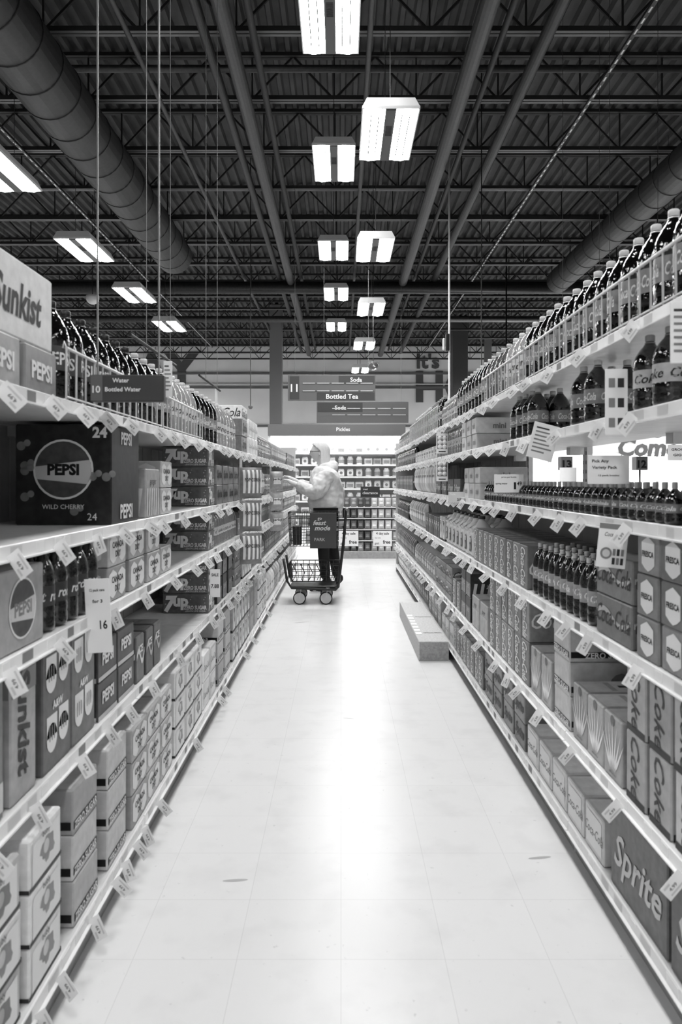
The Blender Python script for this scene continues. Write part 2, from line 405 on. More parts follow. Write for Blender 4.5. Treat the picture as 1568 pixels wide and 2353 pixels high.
hang_sign('aisle_sign', 1285, 902, 1385, 968, 9.4, SIGN, [('Flavored Water', .5, .62, .14, WHITE, None)],
          'dark one-line hanging sign left of the ten sign behind the right shelves', slots=False)
# long poster rods above the left shelves
for (x0, y0, x1, y1, Y0, Y1, t) in ((298, 768, 403, 840, 3.2, 4.2, 'nearer'), (457, 862, 505, 898, 5.0, 5.6, 'farther')):
    a = at(x0, y0, Y0); c = at(x1, y1, Y1)
    z_ = (a.z+c.z)/2
    t_ = thing('banner_rod', 'thin hanging rod with a small white notice over the left bottles, the %s of two' % t, 'rod', (0, 0, 0))
    b = MB(); b.tube([a, c], .008, JOIST, n=8); b.build('rod', t_)
    b = MB(); m_ = a.lerp(c, .8); b.box((m_.x, m_.y, m_.z-.08), (.002, .1, .14), CARD); b.build('notice', t_)
    b = MB(); b.tube([a.lerp(c, .3), a.lerp(c, .3)+Vector((0, 0, 5.0-a.z+.7))], .002, JHI, n=4); b.tube([c.lerp(a, .15), c.lerp(a, .15)+Vector((0, 0, 5.7-c.z))], .002, JHI, n=4); b.build('cable', t_)

# ------------------------------------------------ shelving
LX, LB = -.78, -.745     # left shelf and base faces
RX, RB = .85, .86
LLEV = [.14, .614, .984, 1.248, 1.626]
RLEV = [.12, .458, .897, 1.283, 1.60, 1.857]
UNIT = 1.22
def gondola(side, y0, levels, openback, idx, label, group):
    xf, xb = (LX, LB) if side < 0 else (RX, RB)
    D = .46; s = side; t = thing('gondola_shelving', label, 'shelving', (xf, y0, 0), 0, group)
    top = levels[-1]+(.34 if side < 0 else .12)
    if openback:
        b = MB(); b.box((s*(D+.01), UNIT/2, levels[3]/2), (.012, UNIT-.004, levels[3]), BACKP); b.build('back_panel', t)
    else:
        b = MB(); b.box((s*(D+.01), UNIT/2, top/2), (.012, UNIT-.004, top), BACKP)
        for i in range(1, 6): b.box((s*(D+.003), i*UNIT/6, top/2), (.003, .006, top-.05), KICK)
        b.build('back_panel', t)
    for yy in (.02, UNIT-.02):
        b = MB(); b.box((s*(D+.03), yy, top/2), (.03, .03, top), STEELW)
        z = .3
        while z < top-.05: b.box((s*(D+.0145), yy, z), (.002, .006, .02), BLACK); z += .05
        b.build('upright', t)
    off = xb-xf
    b = MB(); b.box((s*D/2+off/2, UNIT/2, levels[0]-.012), (D-s*off, UNIT-.002, .024), STEELW); b.build('base_deck', t)
    b = MB(); kk = KICK if (side < 0 or idx < 5) else KICKD
    b.box((off+s*.03, UNIT/2, (levels[0]-.024)/2), (.012, UNIT-.001, levels[0]-.024), kk)
    b.box((off+s*.024, .01, (levels[0]-.024)/2), (.004, .012, levels[0]-.03), LITEP); b.build('kick_plate', t)
    for li, z in enumerate(levels):
        ox = off if li == 0 else 0
        if li:
            b = MB(); b.box((s*D/2, UNIT/2, z-.01), (D, UNIT-.004, .02), STEELW)
            for yy in (.03, UNIT-.03): b.box((s*(D-.0375), yy, z-.04), (.075, .004, .04), STEELW)
            sh = b.build('shelf', t)
        r = MB(); r.box((ox-s*.004, UNIT/2, z-.016), (.008, UNIT-.006, .038), RAIL, bev=.002)
        r.box((ox-s*.012, UNIT/2, z-.034), (.012, UNIT-.006, .004), RAIL)
        rnd = random.Random(idx*10+li+(50 if s > 0 else 0)); yy = .05
        while yy < UNIT-.1:
            wv = rnd.uniform(.04, .07); r.box((ox-s*.0085, yy+wv/2, z-.015), (.001, wv, .026), rnd.choice([CARD, LITEP, CARD, MIDP])); yy += wv+rnd.uniform(.02, .12)
        r.build('price_rail', t)
    return t
where_u = ['nearest the camera', 'second from the camera', 'third from the camera', 'fourth from the camera', 'fifth from the camera', 'sixth from the camera', 'seventh from the camera', 'beside the shopping cart', 'just past the shopping cart', 'at the far end of the aisle']
for i in range(10): gondola(-1, .3+i*UNIT, LLEV, False, i, 'white steel shelving bay on the left, '+where_u[i], 'left shelving bays')
for i in range(9): gondola(1, .3+i*UNIT, RLEV, i < 4, i, 'white steel shelving bay on the right, '+where_u[i if i < 8 else 9], 'right shelving bays')
def end_panel(x0, x1, y, z, label):
    b = MB(); b.box(((x0+x1)/2, y, z/2), (abs(x1-x0), .02, z), BACKP, bev=.003); tag(b.build('end_panel', loc=(0, 0, 0)), label, 'panel')
end_panel(LX-.49, LX, .3+10*UNIT+.012, 1.97, 'white end panel closing the far end of the left shelves')
end_panel(RX, RX+.49, .3+9*UNIT+.012, 1.98, 'white end panel closing the far end of the right shelves')

# ------------------------------------------------ products
# every prototype: front towards local +X (the aisle side of the left shelves), width along Y, base at z=0, centre of front face x=0 -> body towards -X
def gm(g):
    nm = 'print_grey_%02d' % round(g*20)
    if nm in MATS: return MATS[nm]
    m = M(nm, round(g*20)/20, .4, noise=.04, nscale=30); nt = m.node_tree; b = nt.nodes['Principled BSDF']
    src = b.inputs['Base Color'].links[0].from_socket; oi = nt.nodes.new('ShaderNodeObjectInfo')
    r = nt.nodes.new('ShaderNodeMapRange'); r.inputs['To Min'].default_value = .72; r.inputs['To Max'].default_value = 1.25
    mu = nt.nodes.new('ShaderNodeMath'); mu.operation = 'MULTIPLY'; mu.use_clamp = True
    nt.links.new(oi.outputs['Random'], r.inputs['Value']); nt.links.new(r.outputs['Result'], mu.inputs[0]); nt.links.new(src, mu.inputs[1]); nt.links.new(mu.outputs[0], b.inputs['Base Color'])
    return m
def carton(name, w, d, h, g, front, end=None, deco=None, band=None, top=None):
    b = MB(); body = gm(g); b.box((-d/2, 0, h/2), (d, w, h), body, bev=.004)
    e = .0008
    faces = [((e, 0, h/2), (0, 1, 0), w), ((-d/2, -w/2-e, h/2), (1, 0, 0), d), ((-d/2, w/2+e, h/2), (-1, 0, 0), d)]
    for i, (o, u, W) in enumerate(faces):
        u = Vector(u); o = Vector(o); nrm = u.cross(Vector((0, 0, 1))); up = Vector((0, 0, 1))
        if band: b.rect(o-u*W*.48+up*(band[0]-.5)*h+nrm*.0002, u*W*.96, up*(band[1]-band[0])*h, band[2])
        if deco: deco(b, o+nrm*.0004, u, up, W, h, i)
        items = front if (i == 0 or end is None) else end
        for (body_, cx, cz, th, m, kw) in items:
            kw = dict(kw); vert = kw.pop('vert', False)
            lim = (W*(.94-2*abs(cx))) if not vert else h*.9
            gw = glyphs(body_, kw.get('shear', 0), kw.get('bold', 0))[2]; kw['width'] = min(kw.get('width') or th*gw, lim)
            if vert: th = min(th, W*.9)
            uu, vv = (u, up) if not vert else (-up, u) if vert == 2 else (up, -u)
            b.text(body_, o+nrm*.0012+u*cx*W+up*cz*h, uu, vv, th, m, **kw)
    # top print and seam
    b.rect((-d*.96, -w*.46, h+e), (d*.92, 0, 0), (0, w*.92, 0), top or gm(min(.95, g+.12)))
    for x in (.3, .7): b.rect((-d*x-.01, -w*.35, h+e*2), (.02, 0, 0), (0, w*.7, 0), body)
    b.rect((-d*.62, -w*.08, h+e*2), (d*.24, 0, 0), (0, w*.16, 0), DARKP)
    return b.mesh(name)
def globe(b, o, u, v, r, n_=None):
    o = o
    b.disc(o, u, v, r, WHITE, 28); n2 = u.cross(v)*.0003
    b.disc(o+n2, u, v, r*.93, gm(.3), 28)
    b.poly([o+n2*2+u*r*.93*math.cos(a)+v*r*.93*math.sin(a) for a in [-.55+PI*0, -.2, .1, .35]]+[o+n2*2+u*r*.93*math.cos(a)+v*r*.93*math.sin(a) for a in [PI-.1, PI+.1, PI+.35]], LITEP)
def deco_globe(b, o, u, v, W, h, i): globe(b, o, u, v, min(W, h)*.38)
def deco_globe_big(b, o, u, v, W, h, i):
    if i == 0: return
    globe(b, o+v*h*.05, u, v, h*.30)
    rr = random.Random(3)
    for k in range(7):
        cx, cz = rr.uniform(-.45, .45), rr.uniform(-.42, .42)
        if abs(cx) < .28 and abs(cz) < .36: cx = .4*(1 if cx > 0 else -1)
        b.disc(o+u*cx*W+v*cz*h, u, v, h*.045, gm(.45), 14); b.disc(o+u*(cx*W+h*.06)+v*(cz*h+h*.03), u, v, h*.035, gm(.5), 14)
def deco_bubbles(b, o, u, v, W, h, i):
    rr = random.Random(5)
    for k in range(14): b.disc(o+u*W*rr.uniform(-.46, .46)+v*h*rr.uniform(-.42, .42), u, v, h*rr.uniform(.015, .035), gm(.7), 8)
    b.disc(o-u*W*.26-v*h*.08, u, v, h*.24, gm(.35), 20)
def deco_shield(b, o, u, v, W, h, i):
    for k in ([0] if W < h*1.6 else [-1, 1]):
        c = o+u*k*W*.25; w_ = min(W*.4, h*.36); H = h*.42
        pts = [(-w_, -H*.6), (-w_*.5, -H*.85), (0, -H), (w_*.5, -H*.85), (w_, -H*.6), (w_, H*.65), (w_*.6, H*.8), (0, H), (-w_*.6, H*.8), (-w_, H*.65)]
        b.poly([c+u*x+v*y for x, y in pts], WHITE)
def deco_blot(b, o, u, v, W, h, i):
    b.rect(o-u*W*.42-v*h*.42, u*W*.84, v*h*.78, WHITE)
    rr = random.Random(11+i); n2 = u.cross(v)*.0003
    pts = []
    for k in range(18):
        a = 2*PI*k/18; r = rr.uniform(.6, 1)
        pts.append(o+n2+u*W*.26*r*math.cos(a)+v*h*.30*r*math.sin(a)+u*W*.03)
    b.poly(pts, gm(.5)); b.disc(o+n2*2+v*h*.05, u, v, min(W, h)*.14, gm(.75), 12)
    b.rect(o-u*W*.5-v*h*.5, u*W, v*h*.08, DARKP)
def deco_wave(b, o, u, v, W, h, i):
    pts = [o+u*W*(-.48+.96*k/12)+v*h*(.10+.14*math.sin(k*.55)) for k in range(13)]+[o+u*W*(.48-.96*k/12)+v*h*(-.02+.14*math.sin((12-k)*.55)) for k in range(13)]
    b.poly(pts, gm(.8))
def deco_stripes(b, o, u, v, W, h, i):
    for k in range(6): 
        x = -.46+k*.16; b.poly([o+u*W*x-v*h*.46, o+u*W*(x+.07)-v*h*.46, o+u*W*(x+.12)+v*h*.1, o+u*W*(x+.05)+v*h*.1], gm(.82))
def deco_mug(b, o, u, v, W, h, i):
    for k in ((-.22, .25), (.22, .28), (-.2, -.22), (.22, -.2)):
        c = o+u*W*k[0]+v*h*k[1]; b.rect(c-u*W*.18-v*h*.02, u*W*.36, v*h*.17, WHITE)
        b.disc(c-v*h*.03, u, v, W*.18, WHITE, 16, ry=1.1)
        n2 = u.cross(v)*.0003
        for s_ in (-.08, 0, .08): b.rect(c+n2+u*W*s_-v*h*.05-u*.003, u*.006, v*h*.12, MIDP)
def deco_leaf(b, o, u, v, W, h, i):
    for k in range(7):
        a = (k-3)*.2; d1 = u*math.sin(a)+v*math.cos(a); d2 = u*math.cos(a)-v*math.sin(a); L = min(h*.42, W*.75)*(1-.06*abs(k-3)); c = o-v*h*.36+u*W*.04*(k-3)
        b.poly([c, c+d1*L*.45+d2*W*.045, c+d1*L*1.9, c+d1*L*.45-d2*W*.045], WHITE if k % 2 else gm(.9))
    b.disc(o+v*h*.42, u, v, W*.12, gm(.35), 12)
T = lambda s, cx, cz, h, m=WHITE, **k: (s, cx, cz, h, m, k)
PROTO = {}
def P(key, name, mesh, w, h, d, cat, desc, children=()): PROTO[key] = dict(name=name, mesh=mesh, w=w, h=h, d=d, cat=cat, desc=desc, children=children)
cola = dict(shear=.35, bold=.005)
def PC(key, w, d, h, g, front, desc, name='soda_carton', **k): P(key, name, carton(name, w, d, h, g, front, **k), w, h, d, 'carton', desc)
PC('lemon', .20, .27, .116, .42, [T('7', -.32, 0, .12, WHITE, bold=.06, shear=.2), T('up', -.1, .16, .09, WHITE, bold=.05), T('ZERO SUGAR', .22, -.2, .032, WHITE, bold=.03), T('LEMON LIME SODA', .22, -.38, .014)], 'mid grey twelve-pack with a big white numeral and dotted bubbles', deco=deco_bubbles)
PC('sunkist', .145, .28, .345, .52, [T('Sunkist', 0, 0, .10, BLACK, vert=2, bold=.03, shear=.2)], 'tall grey upright carton with dark slanted lettering down its side', band=(.05, .25, LITEP))
PC('sunkist2', .145, .28, .345, .62, [T('Sunkist', 0, .04, .09, DARKP, vert=2, bold=.03, shear=.2)], 'tall paler upright carton with dark slanted lettering down its side', deco=None, band=(.75, .93, MIDP))
PC('mug', .20, .28, .345, .40, [T('A&W', 0, .0, .03, WHITE, bold=.04)], 'tall grey carton printed with four pale mugs', deco=deco_mug)
PC('pepsi24', .34, .33, .345, .17, [T('PEPSI', 0, .38, .06, WHITE, bold=.03), T('PEPSI', 0, -.38, .07, WHITE, bold=.03)], 'large very dark twenty-four pack with a round globe emblem facing the camera',
   end=[T('PEPSI', 0, .05, .05, BLACK, bold=.05), T('24', .38, .42, .05, WHITE, bold=.04), T('WILD CHERRY', 0, -.32, .022), T('24', .3, -.42, .035)], deco=deco_globe_big)
PC('pepsi', .20, .28, .125, .25, [T('PEPSI', 0, .05, .055, WHITE, bold=.04)], 'dark carton with bold white block lettering', band=(.0, .12, LITEP))
PC('pepsilite', .25, .32, .20, .66, [T('PEPSI', 0, 0, .045, MIDP, bold=.04)], 'pale grey case with a round globe emblem', deco=deco_globe)
PC('pepsitray', .20, .28, .12, .60, [T('PEPSI', 0, 0, .06, WHITE, bold=.04)], 'light grey carton with white block lettering')
PC('canada', .20, .27, .118, .72, [T('CANADA', 0, .12, .03, DARKP, bold=.03), T('DRY', 0, -.15, .03, DARKP, bold=.03)], 'pale ginger ale carton with a shield emblem', deco=deco_shield)
PC('light12', .20, .30, .128, .84, [T('bubly', .0, .36, .022, DARKP)], 'whitish twelve-pack with a blotchy fruit picture', deco=deco_blot)
PC('zero', .20, .30, .128, .72, [T('ZERO SUGAR', 0, -.3, .03, WHITE, bold=.03)], 'light grey carton with a black sugar-free band', band=(.12, .3, BLACK))
PC('coke', .135, .36, .20, .48, [T('Coca-Cola', 0, 0, .115, WHITE, vert=2, width=.19, shear=.3, bold=.02)], 'grey carton on its end with white script lettering running down', end=[T('Coca-Cola', 0, 0, .1, WHITE, **cola)])
PC('cokewide', .30, .36, .13, .52, [T('Coca-Cola', 0, .05, .085, DARKP, **cola)], 'wide mid grey case with dark script lettering and a pale wave', deco=deco_wave)
PC('dietcoke', .135, .36, .20, .72, [T('Coke', 0, .0, .085, DARKP, vert=2, **cola)], 'pale grey carton with dark script lettering', deco=None, band=(.0, .1, DARKP))
PC('sprite', .40, .36, .26, .33, [T('Sprite', 0, 0, .14, LITEP, shear=.3, bold=.02)], 'large dark grey case with pale slanted lettering', )
PC('spritesm', .20, .30, .125, .5, [T('Sprite', 0, .05, .07, DARKP, shear=.3, bold=.03)], 'mid grey carton with dark slanted lettering', deco=None)
PC('spritewht', .20, .30, .125, .55, [T('Sprite', 0, .05, .07, WHITE, shear=.3, bold=.03)], 'mid grey carton with white slanted lettering')
PC('spritebig', .34, .38, .13, .5, [T('Sprite', 0, .06, .095, BLACK, shear=.3, bold=.03)], '', deco=None)
PC('cokebig', .34, .36, .11, .9, [T('Coca-Cola', 0, 0, .1, DARKP, **cola)], '', deco=deco_stripes)
PC('fresca', .145, .34, .117, .5, [T('FRESCA', 0, 0, .022, BLACK, bold=.03)], 'grey carton with a white scalloped badge', deco=deco_shield)
PC('fanta', .16, .34, .17, .45, [T('FANTA', 0, .1, .045, WHITE, bold=.05)], 'grey carton with white block lettering over a dark cup', deco=lambda b, o, u, v, W, h, i: b.disc(o-v*h*.2, u, v, h*.18, DARKP, 14))
PC('ridge', .15, .36, .20, .62, [T('caffeine free', 0, -.4, .012, DARKP)], 'grey carton printed with a burst of white leaf shapes', deco=deco_leaf)
PC('mini', .15, .30, .10, .86, [T('mini', 0, 0, .05, MIDP, bold=.03)], 'small white carton with short grey lettering')
PC('pepper', .30, .34, .13, .25, [T('Dr Pepper', 0, 0, .07, LITEP, shear=.2, bold=.02)], 'dark case with pale oval lettering')
PC('palecoke', .18, .36, .15, .88, [T('Coca-Cola', 0, 0, .05, MIDP, **cola)], 'very pale case with faint script lettering in a frame', deco=lambda b, o, u, v, W, h, i: b.rect(o-u*W*.4-v*h*.38, u*W*.8, v*h*.76, WHITE))
PC('darkbox', .17, .30, .16, .22, [T('zero', 0, 0, .05, LITEP, shear=.2)], 'dark carton with small pale lettering', deco=deco_stripes)
PC('stripe', .22, .30, .20, .6, [T('ginger', 0, .25, .04, DARKP)], 'grey carton with slanted pale stripes', deco=deco_stripes)
PC('cerealA', .13, .28, .20, .7, [T('TEA', 0, .25, .04, BLACK, bold=.04)], 'narrow pale box with bold dark letters', name='drink_box', deco=deco_blot)
PC('cerealB', .11, .26, .18, .35, [T('ICE', 0, .2, .04, WHITE, bold=.04)], 'narrow dark box with bold pale letters', name='drink_box', deco=deco_wave)

def bottle(name, g, lab, word, cap, R=.054, H=.30, labm=None, shear=.3, dark=True, txtm=None):
    s_ = H/.30
    pr = [(R*.55, .0), (R*.9, .006), (R, .02), (R, .05), (R*.97, .055), (R, .06), (R, .085), (R*.965, .09), (R*.965, .165), (R, .17), (R, .18),
          (R*.96, .2), (R*.84, .222), (R*.62, .245), (R*.4, .262), (R*.27, .275), (R*.25, .283)]
    pr = [(r, z*s_) for r, z in pr]
    b = MB(); m = M('bottle_liquid_%d' % round(g*100), g, .07, .8, bump=.35, bscale=55, coat=.6)
    b.lathe(pr, m, n=20); body = b.mesh(name)
    b = MB(); b.lathe([(R*.27, 0), (R*.29, .002), (R*.29, .016), (R*.24, .019)], M('cap_%d' % round(cap*100), cap, .4), n=14)
    b.lathe([(R*.31, -.006), (R*.31, -.003)], M('cap_%d' % round(cap*100), cap, .4), n=14); c = b.mesh('cap')
    b = MB(); lm = M('label_%d' % round(lab*100), lab, .4, noise=.04, nscale=40)
    b.lathe([(R*.985, .092*s_), (R*.985, .163*s_)], lm, n=24, cap=False)
    for a in (0, 2.1, 4.2): b.textcyl(word, R*.99, .127*s_, .05*s_, txtm or WHITE, ang0=a, width=R*1.7, shear=shear, bold=.02)
    l = b.mesh('label')
    return body, [('cap', c, (0, 0, .281*s_)), ('label', l, (0, 0, 0))]
def PB(key, *a, desc='', cat='bottle', **k):
    R = k.get('R', .054); H = k.get('H', .30); me, ch = bottle(*a, **k); P(key, a[0], me, R*2+.004, H, R*2, cat, desc, ch)
PB('cokeB', 'soda_bottle', .05, .55, 'Coca-Cola', .82, desc='big dark cola bottle with a white cap and a grey script label')
PB('pepsiB', 'soda_bottle', .06, .3, 'PEPSI', .12, desc='big dark cola bottle with a black cap', shear=0)
PB('spriteB', 'soda_bottle', .35, .45, 'Sprite', .75, desc='big grey lemon soda bottle with slanted lettering')
PB('clearB', 'soda_bottle', .62, .85, 'zero', .85, desc='big pale soda bottle with a whitish label and a white cap', txtm=DARKP)
PB('dietB', 'soda_bottle', .1, .8, 'Coke', .6, desc='big dark bottle with a pale label', txtm=DARKP)
PB('smallB', 'small_soda_bottle', .08, .6, 'Cola', .8, desc='small dark soda bottle with a pale cap', R=.033, H=.22)
PB('cokeS', 'soda_bottle', .05, .55, 'Coca-Cola', .82, desc='', R=.048, H=.22)
PB('dietS', 'soda_bottle', .1, .8, 'Coke', .6, desc='', R=.048, H=.22, txtm=DARKP)
PB('miniB', 'mini_bottle', .08, .5, 'Cola', .7, desc='mini', R=.026, H=.10)
PB('smallC', 'small_soda_bottle', .5, .8, 'Tea', .85, desc='small pale drink bottle with a white cap', R=.033, H=.22, txtm=DARKP)
PB('smallD', 'small_soda_bottle', .05, .25, 'root', .2, desc='small black soda bottle with a dark cap', R=.033, H=.235)

def bag(name, w, h, d, g, word, stripes=False):
    b = MB(); n, mm = 10, 12; k1 = gm(g); k2 = WHITE if stripes else gm(min(.95, g+.25))
    rr = random.Random(word+str(g))
    def pt(i, j, s_):
        u = -1+2*i/n; v = -1+2*j/mm; th = d/2*(1-abs(u)**3)*(1-abs(v)**4)
        return (s_*(th+.0008+rr.uniform(-.002, .002)*(1-abs(u))*(1-abs(v)))-d/2, u*w/2*(1-.04*(1-v*v)), h/2+v*h/2)
    for s_ in (1, -1):
        g_ = [[b.bm.verts.new(pt(i, j, s_)) for j in range(mm+1)] for i in range(n+1)]
        for i in range(n):
            for j in range(mm):
                m = (k2 if (i % 2 and stripes and 1 < j < mm-1) or (not stripes and 3 < j < 8 and 1 < i < 8) else k1)
                vs = (g_[i][j], g_[i+1][j], g_[i+1][j+1], g_[i][j+1]); f = b.bm.faces.new(vs if s_ > 0 else vs[::-1]); f.material_index = b.mi(m); f.smooth = True
    b.text(word, (.002, 0, h*.6), (0, 1, 0), (0, 0, 1), h*.16, DARKP, width=w*.7, bold=.02)
    return b.mesh(name)
BAGM = M('bag', .5)
for key, w_, h_, d_, g, word, desc in (('bagA', .19, .26, .09, .7, 'chips', 'puffy pale snack bag'), ('bagB', .16, .24, .08, .4, 'nuts', 'puffy dark grey snack bag'), ('bagC', .2, .28, .09, .85, 'corn', 'puffy whitish snack bag'), ('bagD', .15, .22, .08, .55, 'salsa', 'mid grey snack pouch')):
    P(key, 'snack_bag', bag('snack_bag', w_, h_, d_, g, word), w_, h_, d_, 'bag', desc)
def jug():
    R = .075; b = MB(); m = M('jug_plastic', .85, .3, .5, bump=.1, bscale=20)
    b.box((-.075, 0, .085), (.145, .145, .17), m, bev=.025, seg=3)
    ring = [(.072, .165), (.06, .195), (.035, .225), (.02, .24), (.02, .25)]
    b.lathe(ring, m, n=20, c=(-.075, 0, 0)); b.tube([(-.02, .0, .16), (.004, 0, .185), (-.015, 0, .215), (-.05, 0, .225)], .011, m, n=8)
    body = b.mesh('juice_jug')
    b = MB(); b.lathe([(.024, 0), (.024, .018), (.02, .02)], M('cap_20', .2, .4), n=14); c = b.mesh('cap')
    b = MB()
    for (o, u) in (((.002, 0, .085), (0, 1, 0)), ((-.075, -.0745, .085), (1, 0, 0))):
        o = Vector(o); u = Vector(u); v = Vector((0, 0, 1)); nn = u.cross(v)*.0006
        b.poly([o+u*x+v*z for x, z in ((-.035, -.05), (.035, -.05), (.03, .02), (.015, .05), (-.015, .05), (-.03, .02))], gm(.3))
        b.rect(o+nn-u*.018+v*.01, u*.036, v*.03, WHITE); b.disc(o+nn-v*.02, u, v, .02, gm(.65), 12)
    l = b.mesh('label')
    P('jug', 'juice_jug', body, .15, .26, .15, 'jug', 'pale gallon jug with a handle and a dark arched label', [('cap', c, (-.075, 0, .248)), ('label', l, (0, 0, 0))])
jug()

for k_, d_ in dict(spritebig='wide grey case with black slanted lettering', cokebig='wide white case with dark script', lemon='grey twelve-pack with big white numeral', sunkist='tall grey carton with dark vertical lettering', sunkist2='tall pale carton with dark vertical lettering', mug='tall grey carton with pale mugs',
    pepsi24='huge dark case with round globe emblem', pepsi='dark carton with white block lettering', pepsilite='pale case with round globe emblem', pepsitray='light grey carton, white block lettering', canada='pale carton with shield emblem',
    light12='whitish twelve-pack with blotchy fruit picture', zero='light carton with black band', coke='upright grey carton with vertical script', cokewide='wide grey case with dark script', dietcoke='pale upright carton with dark script',
    sprite='big dark case with slanted lettering', spritesm='grey carton with dark slanted lettering', spritewht='grey carton with white slanted lettering', fresca='grey carton with white badge', fanta='grey carton with lettering over cup',
    ridge='grey carton with white leaf burst', mini='small white carton with grey lettering', pepper='dark case with pale lettering', palecoke='very pale case with faint script', darkbox='dark carton with slanted stripes', stripe='grey carton with slanted stripes',
    cerealA='narrow pale box with dark letters', cerealB='narrow dark box with pale letters', cokeS='mid-size dark bottle with script label', dietS='mid-size dark bottle with pale label', cokeB='big dark bottle, white cap, script label', pepsiB='big dark bottle with black cap', spriteB='big grey bottle with slanted lettering',
    clearB='big pale bottle with white cap', dietB='big dark bottle with pale label', smallB='small dark bottle with pale cap', smallC='small pale bottle with white cap', smallD='small black bottle with dark cap', miniB='tiny dark bottle with pale cap', jug='pale gallon jug with arched dark label').items(): PROTO[k_]['desc'] = d_
ITEMS = []      # deferred placements: (distance, key, loc, rz, label, group)
def put(key, side, xface, y, z, desc_where, rz_extra=0, jit=.004):
    p = PROTO[key]; rnd = random
    rz = (0 if side < 0 else PI)+rz_extra
    isb = bool(p['children']) and key != 'jug'
    x = xface+(side*(p['d']/2+.002) if isb else 0)
    rz += rnd.uniform(-.006, .006) if not isb else rnd.uniform(-1.2, 1.2)
    ITEMS.append((math.hypot(x, y), key, (x+side*rnd.uniform(.0, jit)+side*.006, y, z), rz, p['desc']+', '+desc_where, None))
LVN = {-1: ['left bottom deck', 'left second shelf', 'left middle shelf', 'left upper shelf', 'left top shelf'],
       1: ['right bottom deck', 'right second shelf', 'right third shelf', 'right fourth shelf', 'right fifth shelf', 'right top shelf']}
def wh(y):
    return ('nearest the camera' if y < 2.0 else 'a little way in' if y < 3.2 else 'before mid aisle' if y < 5 else 'midway along' if y < 7 else 'beside the cart' if y < 9.2 else 'at the far end')
def row(side, li, y0, y1, key, stack=1, inset=.0, rows=1, gap=.004, skip=0):
    lev = (LLEV if side < 0 else RLEV); p = PROTO[key]
    xf = (LX if side < 0 else RX)+side*inset
    if li == 0: xf = (LB if side < 0 else RB)+side*inset
    n = max(1, int((y1-y0+.001)/(p['w']+gap+.003))); st = (y1-y0)/n
    for i in range(n):
        y = y0+(i+.5)*st
        for r in range(rows):
            xx = xf+side*r*(p['d']+.006)
            for s_ in range(stack if isinstance(stack, int) else random.choice(stack)):
                if skip and random.random() < skip and s_ == stack-1: continue
                put(key, side, xx, y, lev[li]+.0015+s_*(p['h']+.002), LVN[side][li]+', '+wh((y0+y1)/2))
# --- left
row(-1, 0, 1.0, 1.98, 'light12', 3); row(-1, 0, 2.0, 2.6, 'zero', 3); row(-1, 0, 2.62, 3.25, 'canada', 3); row(-1, 0, 3.3, 3.95, 'light12', 3); row(-1, 0, 3.97, 4.4, 'palecoke', 2); row(-1, 0, 4.42, 5.0, 'zero', 3)
row(-1, 0, 5.05, 6.0, 'cerealA', 2); row(-1, 0, 6.02, 6.6, 'stripe', 2); row(-1, 0, 6.62, 7.3, 'light12', 3); row(-1, 0, 7.4, 9.0, 'bagC', 1); row(-1, 0, 9.1, 12.4, 'bagA', 1)
row(-1, 1, 1.15, 1.72, 'sunkist'); row(-1, 1, 1.73, 1.9, 'sunkist2'); row(-1, 1, 1.92, 2.34, 'mug'); row(-1, 1, 2.36, 2.78, 'pepsi', 2); row(-1, 1, 2.8, 3.2, 'cerealB', 1)
row(-1, 1, 4.6, 5.3, 'darkbox', 2); row(-1, 1, 5.3, 5.8, 'cokewide', 2); row(-1, 1, 5.82, 6.4, 'cerealA', 1); row(-1, 1, 6.45, 7.5, 'smallC', 1, rows=2); row(-1, 1, 7.6, 9.4, 'bagB', 1); row(-1, 1, 9.5, 12.3, 'bagD', 1)
row(-1, 2, 1.1, 1.95, 'pepsilite'); row(-1, 2, 1.97, 2.40, 'smallD', 1, rows=3); row(-1, 2, 2.44, 3.2, 'canada', 2)
row(-1, 2, 4.6, 5.5, 'smallC', 1, rows=2); row(-1, 2, 5.55, 6.6, 'spritewht', 1); row(-1, 2, 6.7, 8.2, 'cerealB', 1); row(-1, 2, 8.3, 10, 'smallB', 1); row(-1, 2, 10.1, 12.3, 'bagD', 1)
row(-1, 3, 1.0, 1.7, 'lemon', 3); row(-1, 3, 2.9, 3.2, 'stripe', 1)
row(-1, 3, 4.6, 5.6, 'spritesm', 2); row(-1, 3, 5.65, 6.5, 'stripe', 1); row(-1, 3, 6.6, 7.6, 'bagA', 1); row(-1, 3, 7.7, 9.2, 'smallC', 1); row(-1, 3, 9.3, 12.3, 'bagB', 1)
put('pepsi24', -1, LX, 2.5+.17, LLEV[3]+.0015, LVN[-1][3]+', facing the camera')
for li, n_ in ((1, 3), (2, 2), (3, 3)):
    for k in range(n_): put('lemon', -1, LX, 4.42, LLEV[li]+.0012+k*.1175, LVN[-1][li]+', turned to the camera, '+('lowest', 'second', 'topmost')[k if n_ == 3 else (0, 2)[k]])
for li, n_ in ((3, 2), (2, 1)):
    for k in range(n_): put('canada', -1, LX-.01, 3.33, LLEV[li]+.0015+k*.1205, LVN[-1][li]+', turned to the camera')
row(-1, 4, 1.1, 2.04, 'pepsitray', 1)
TOPW = [('pepsiB', 2.08, 2.95), ('cokeB', 2.95, 3.5), ('clearB', 3.5, 4.1), ('cokeB', 4.1, 4.8), ('clearB', 4.8, 5.6)]
for k, a, c in TOPW: row(-1, 4, a, c, k, rows=3 if a < 3.4 else 2, inset=.012)
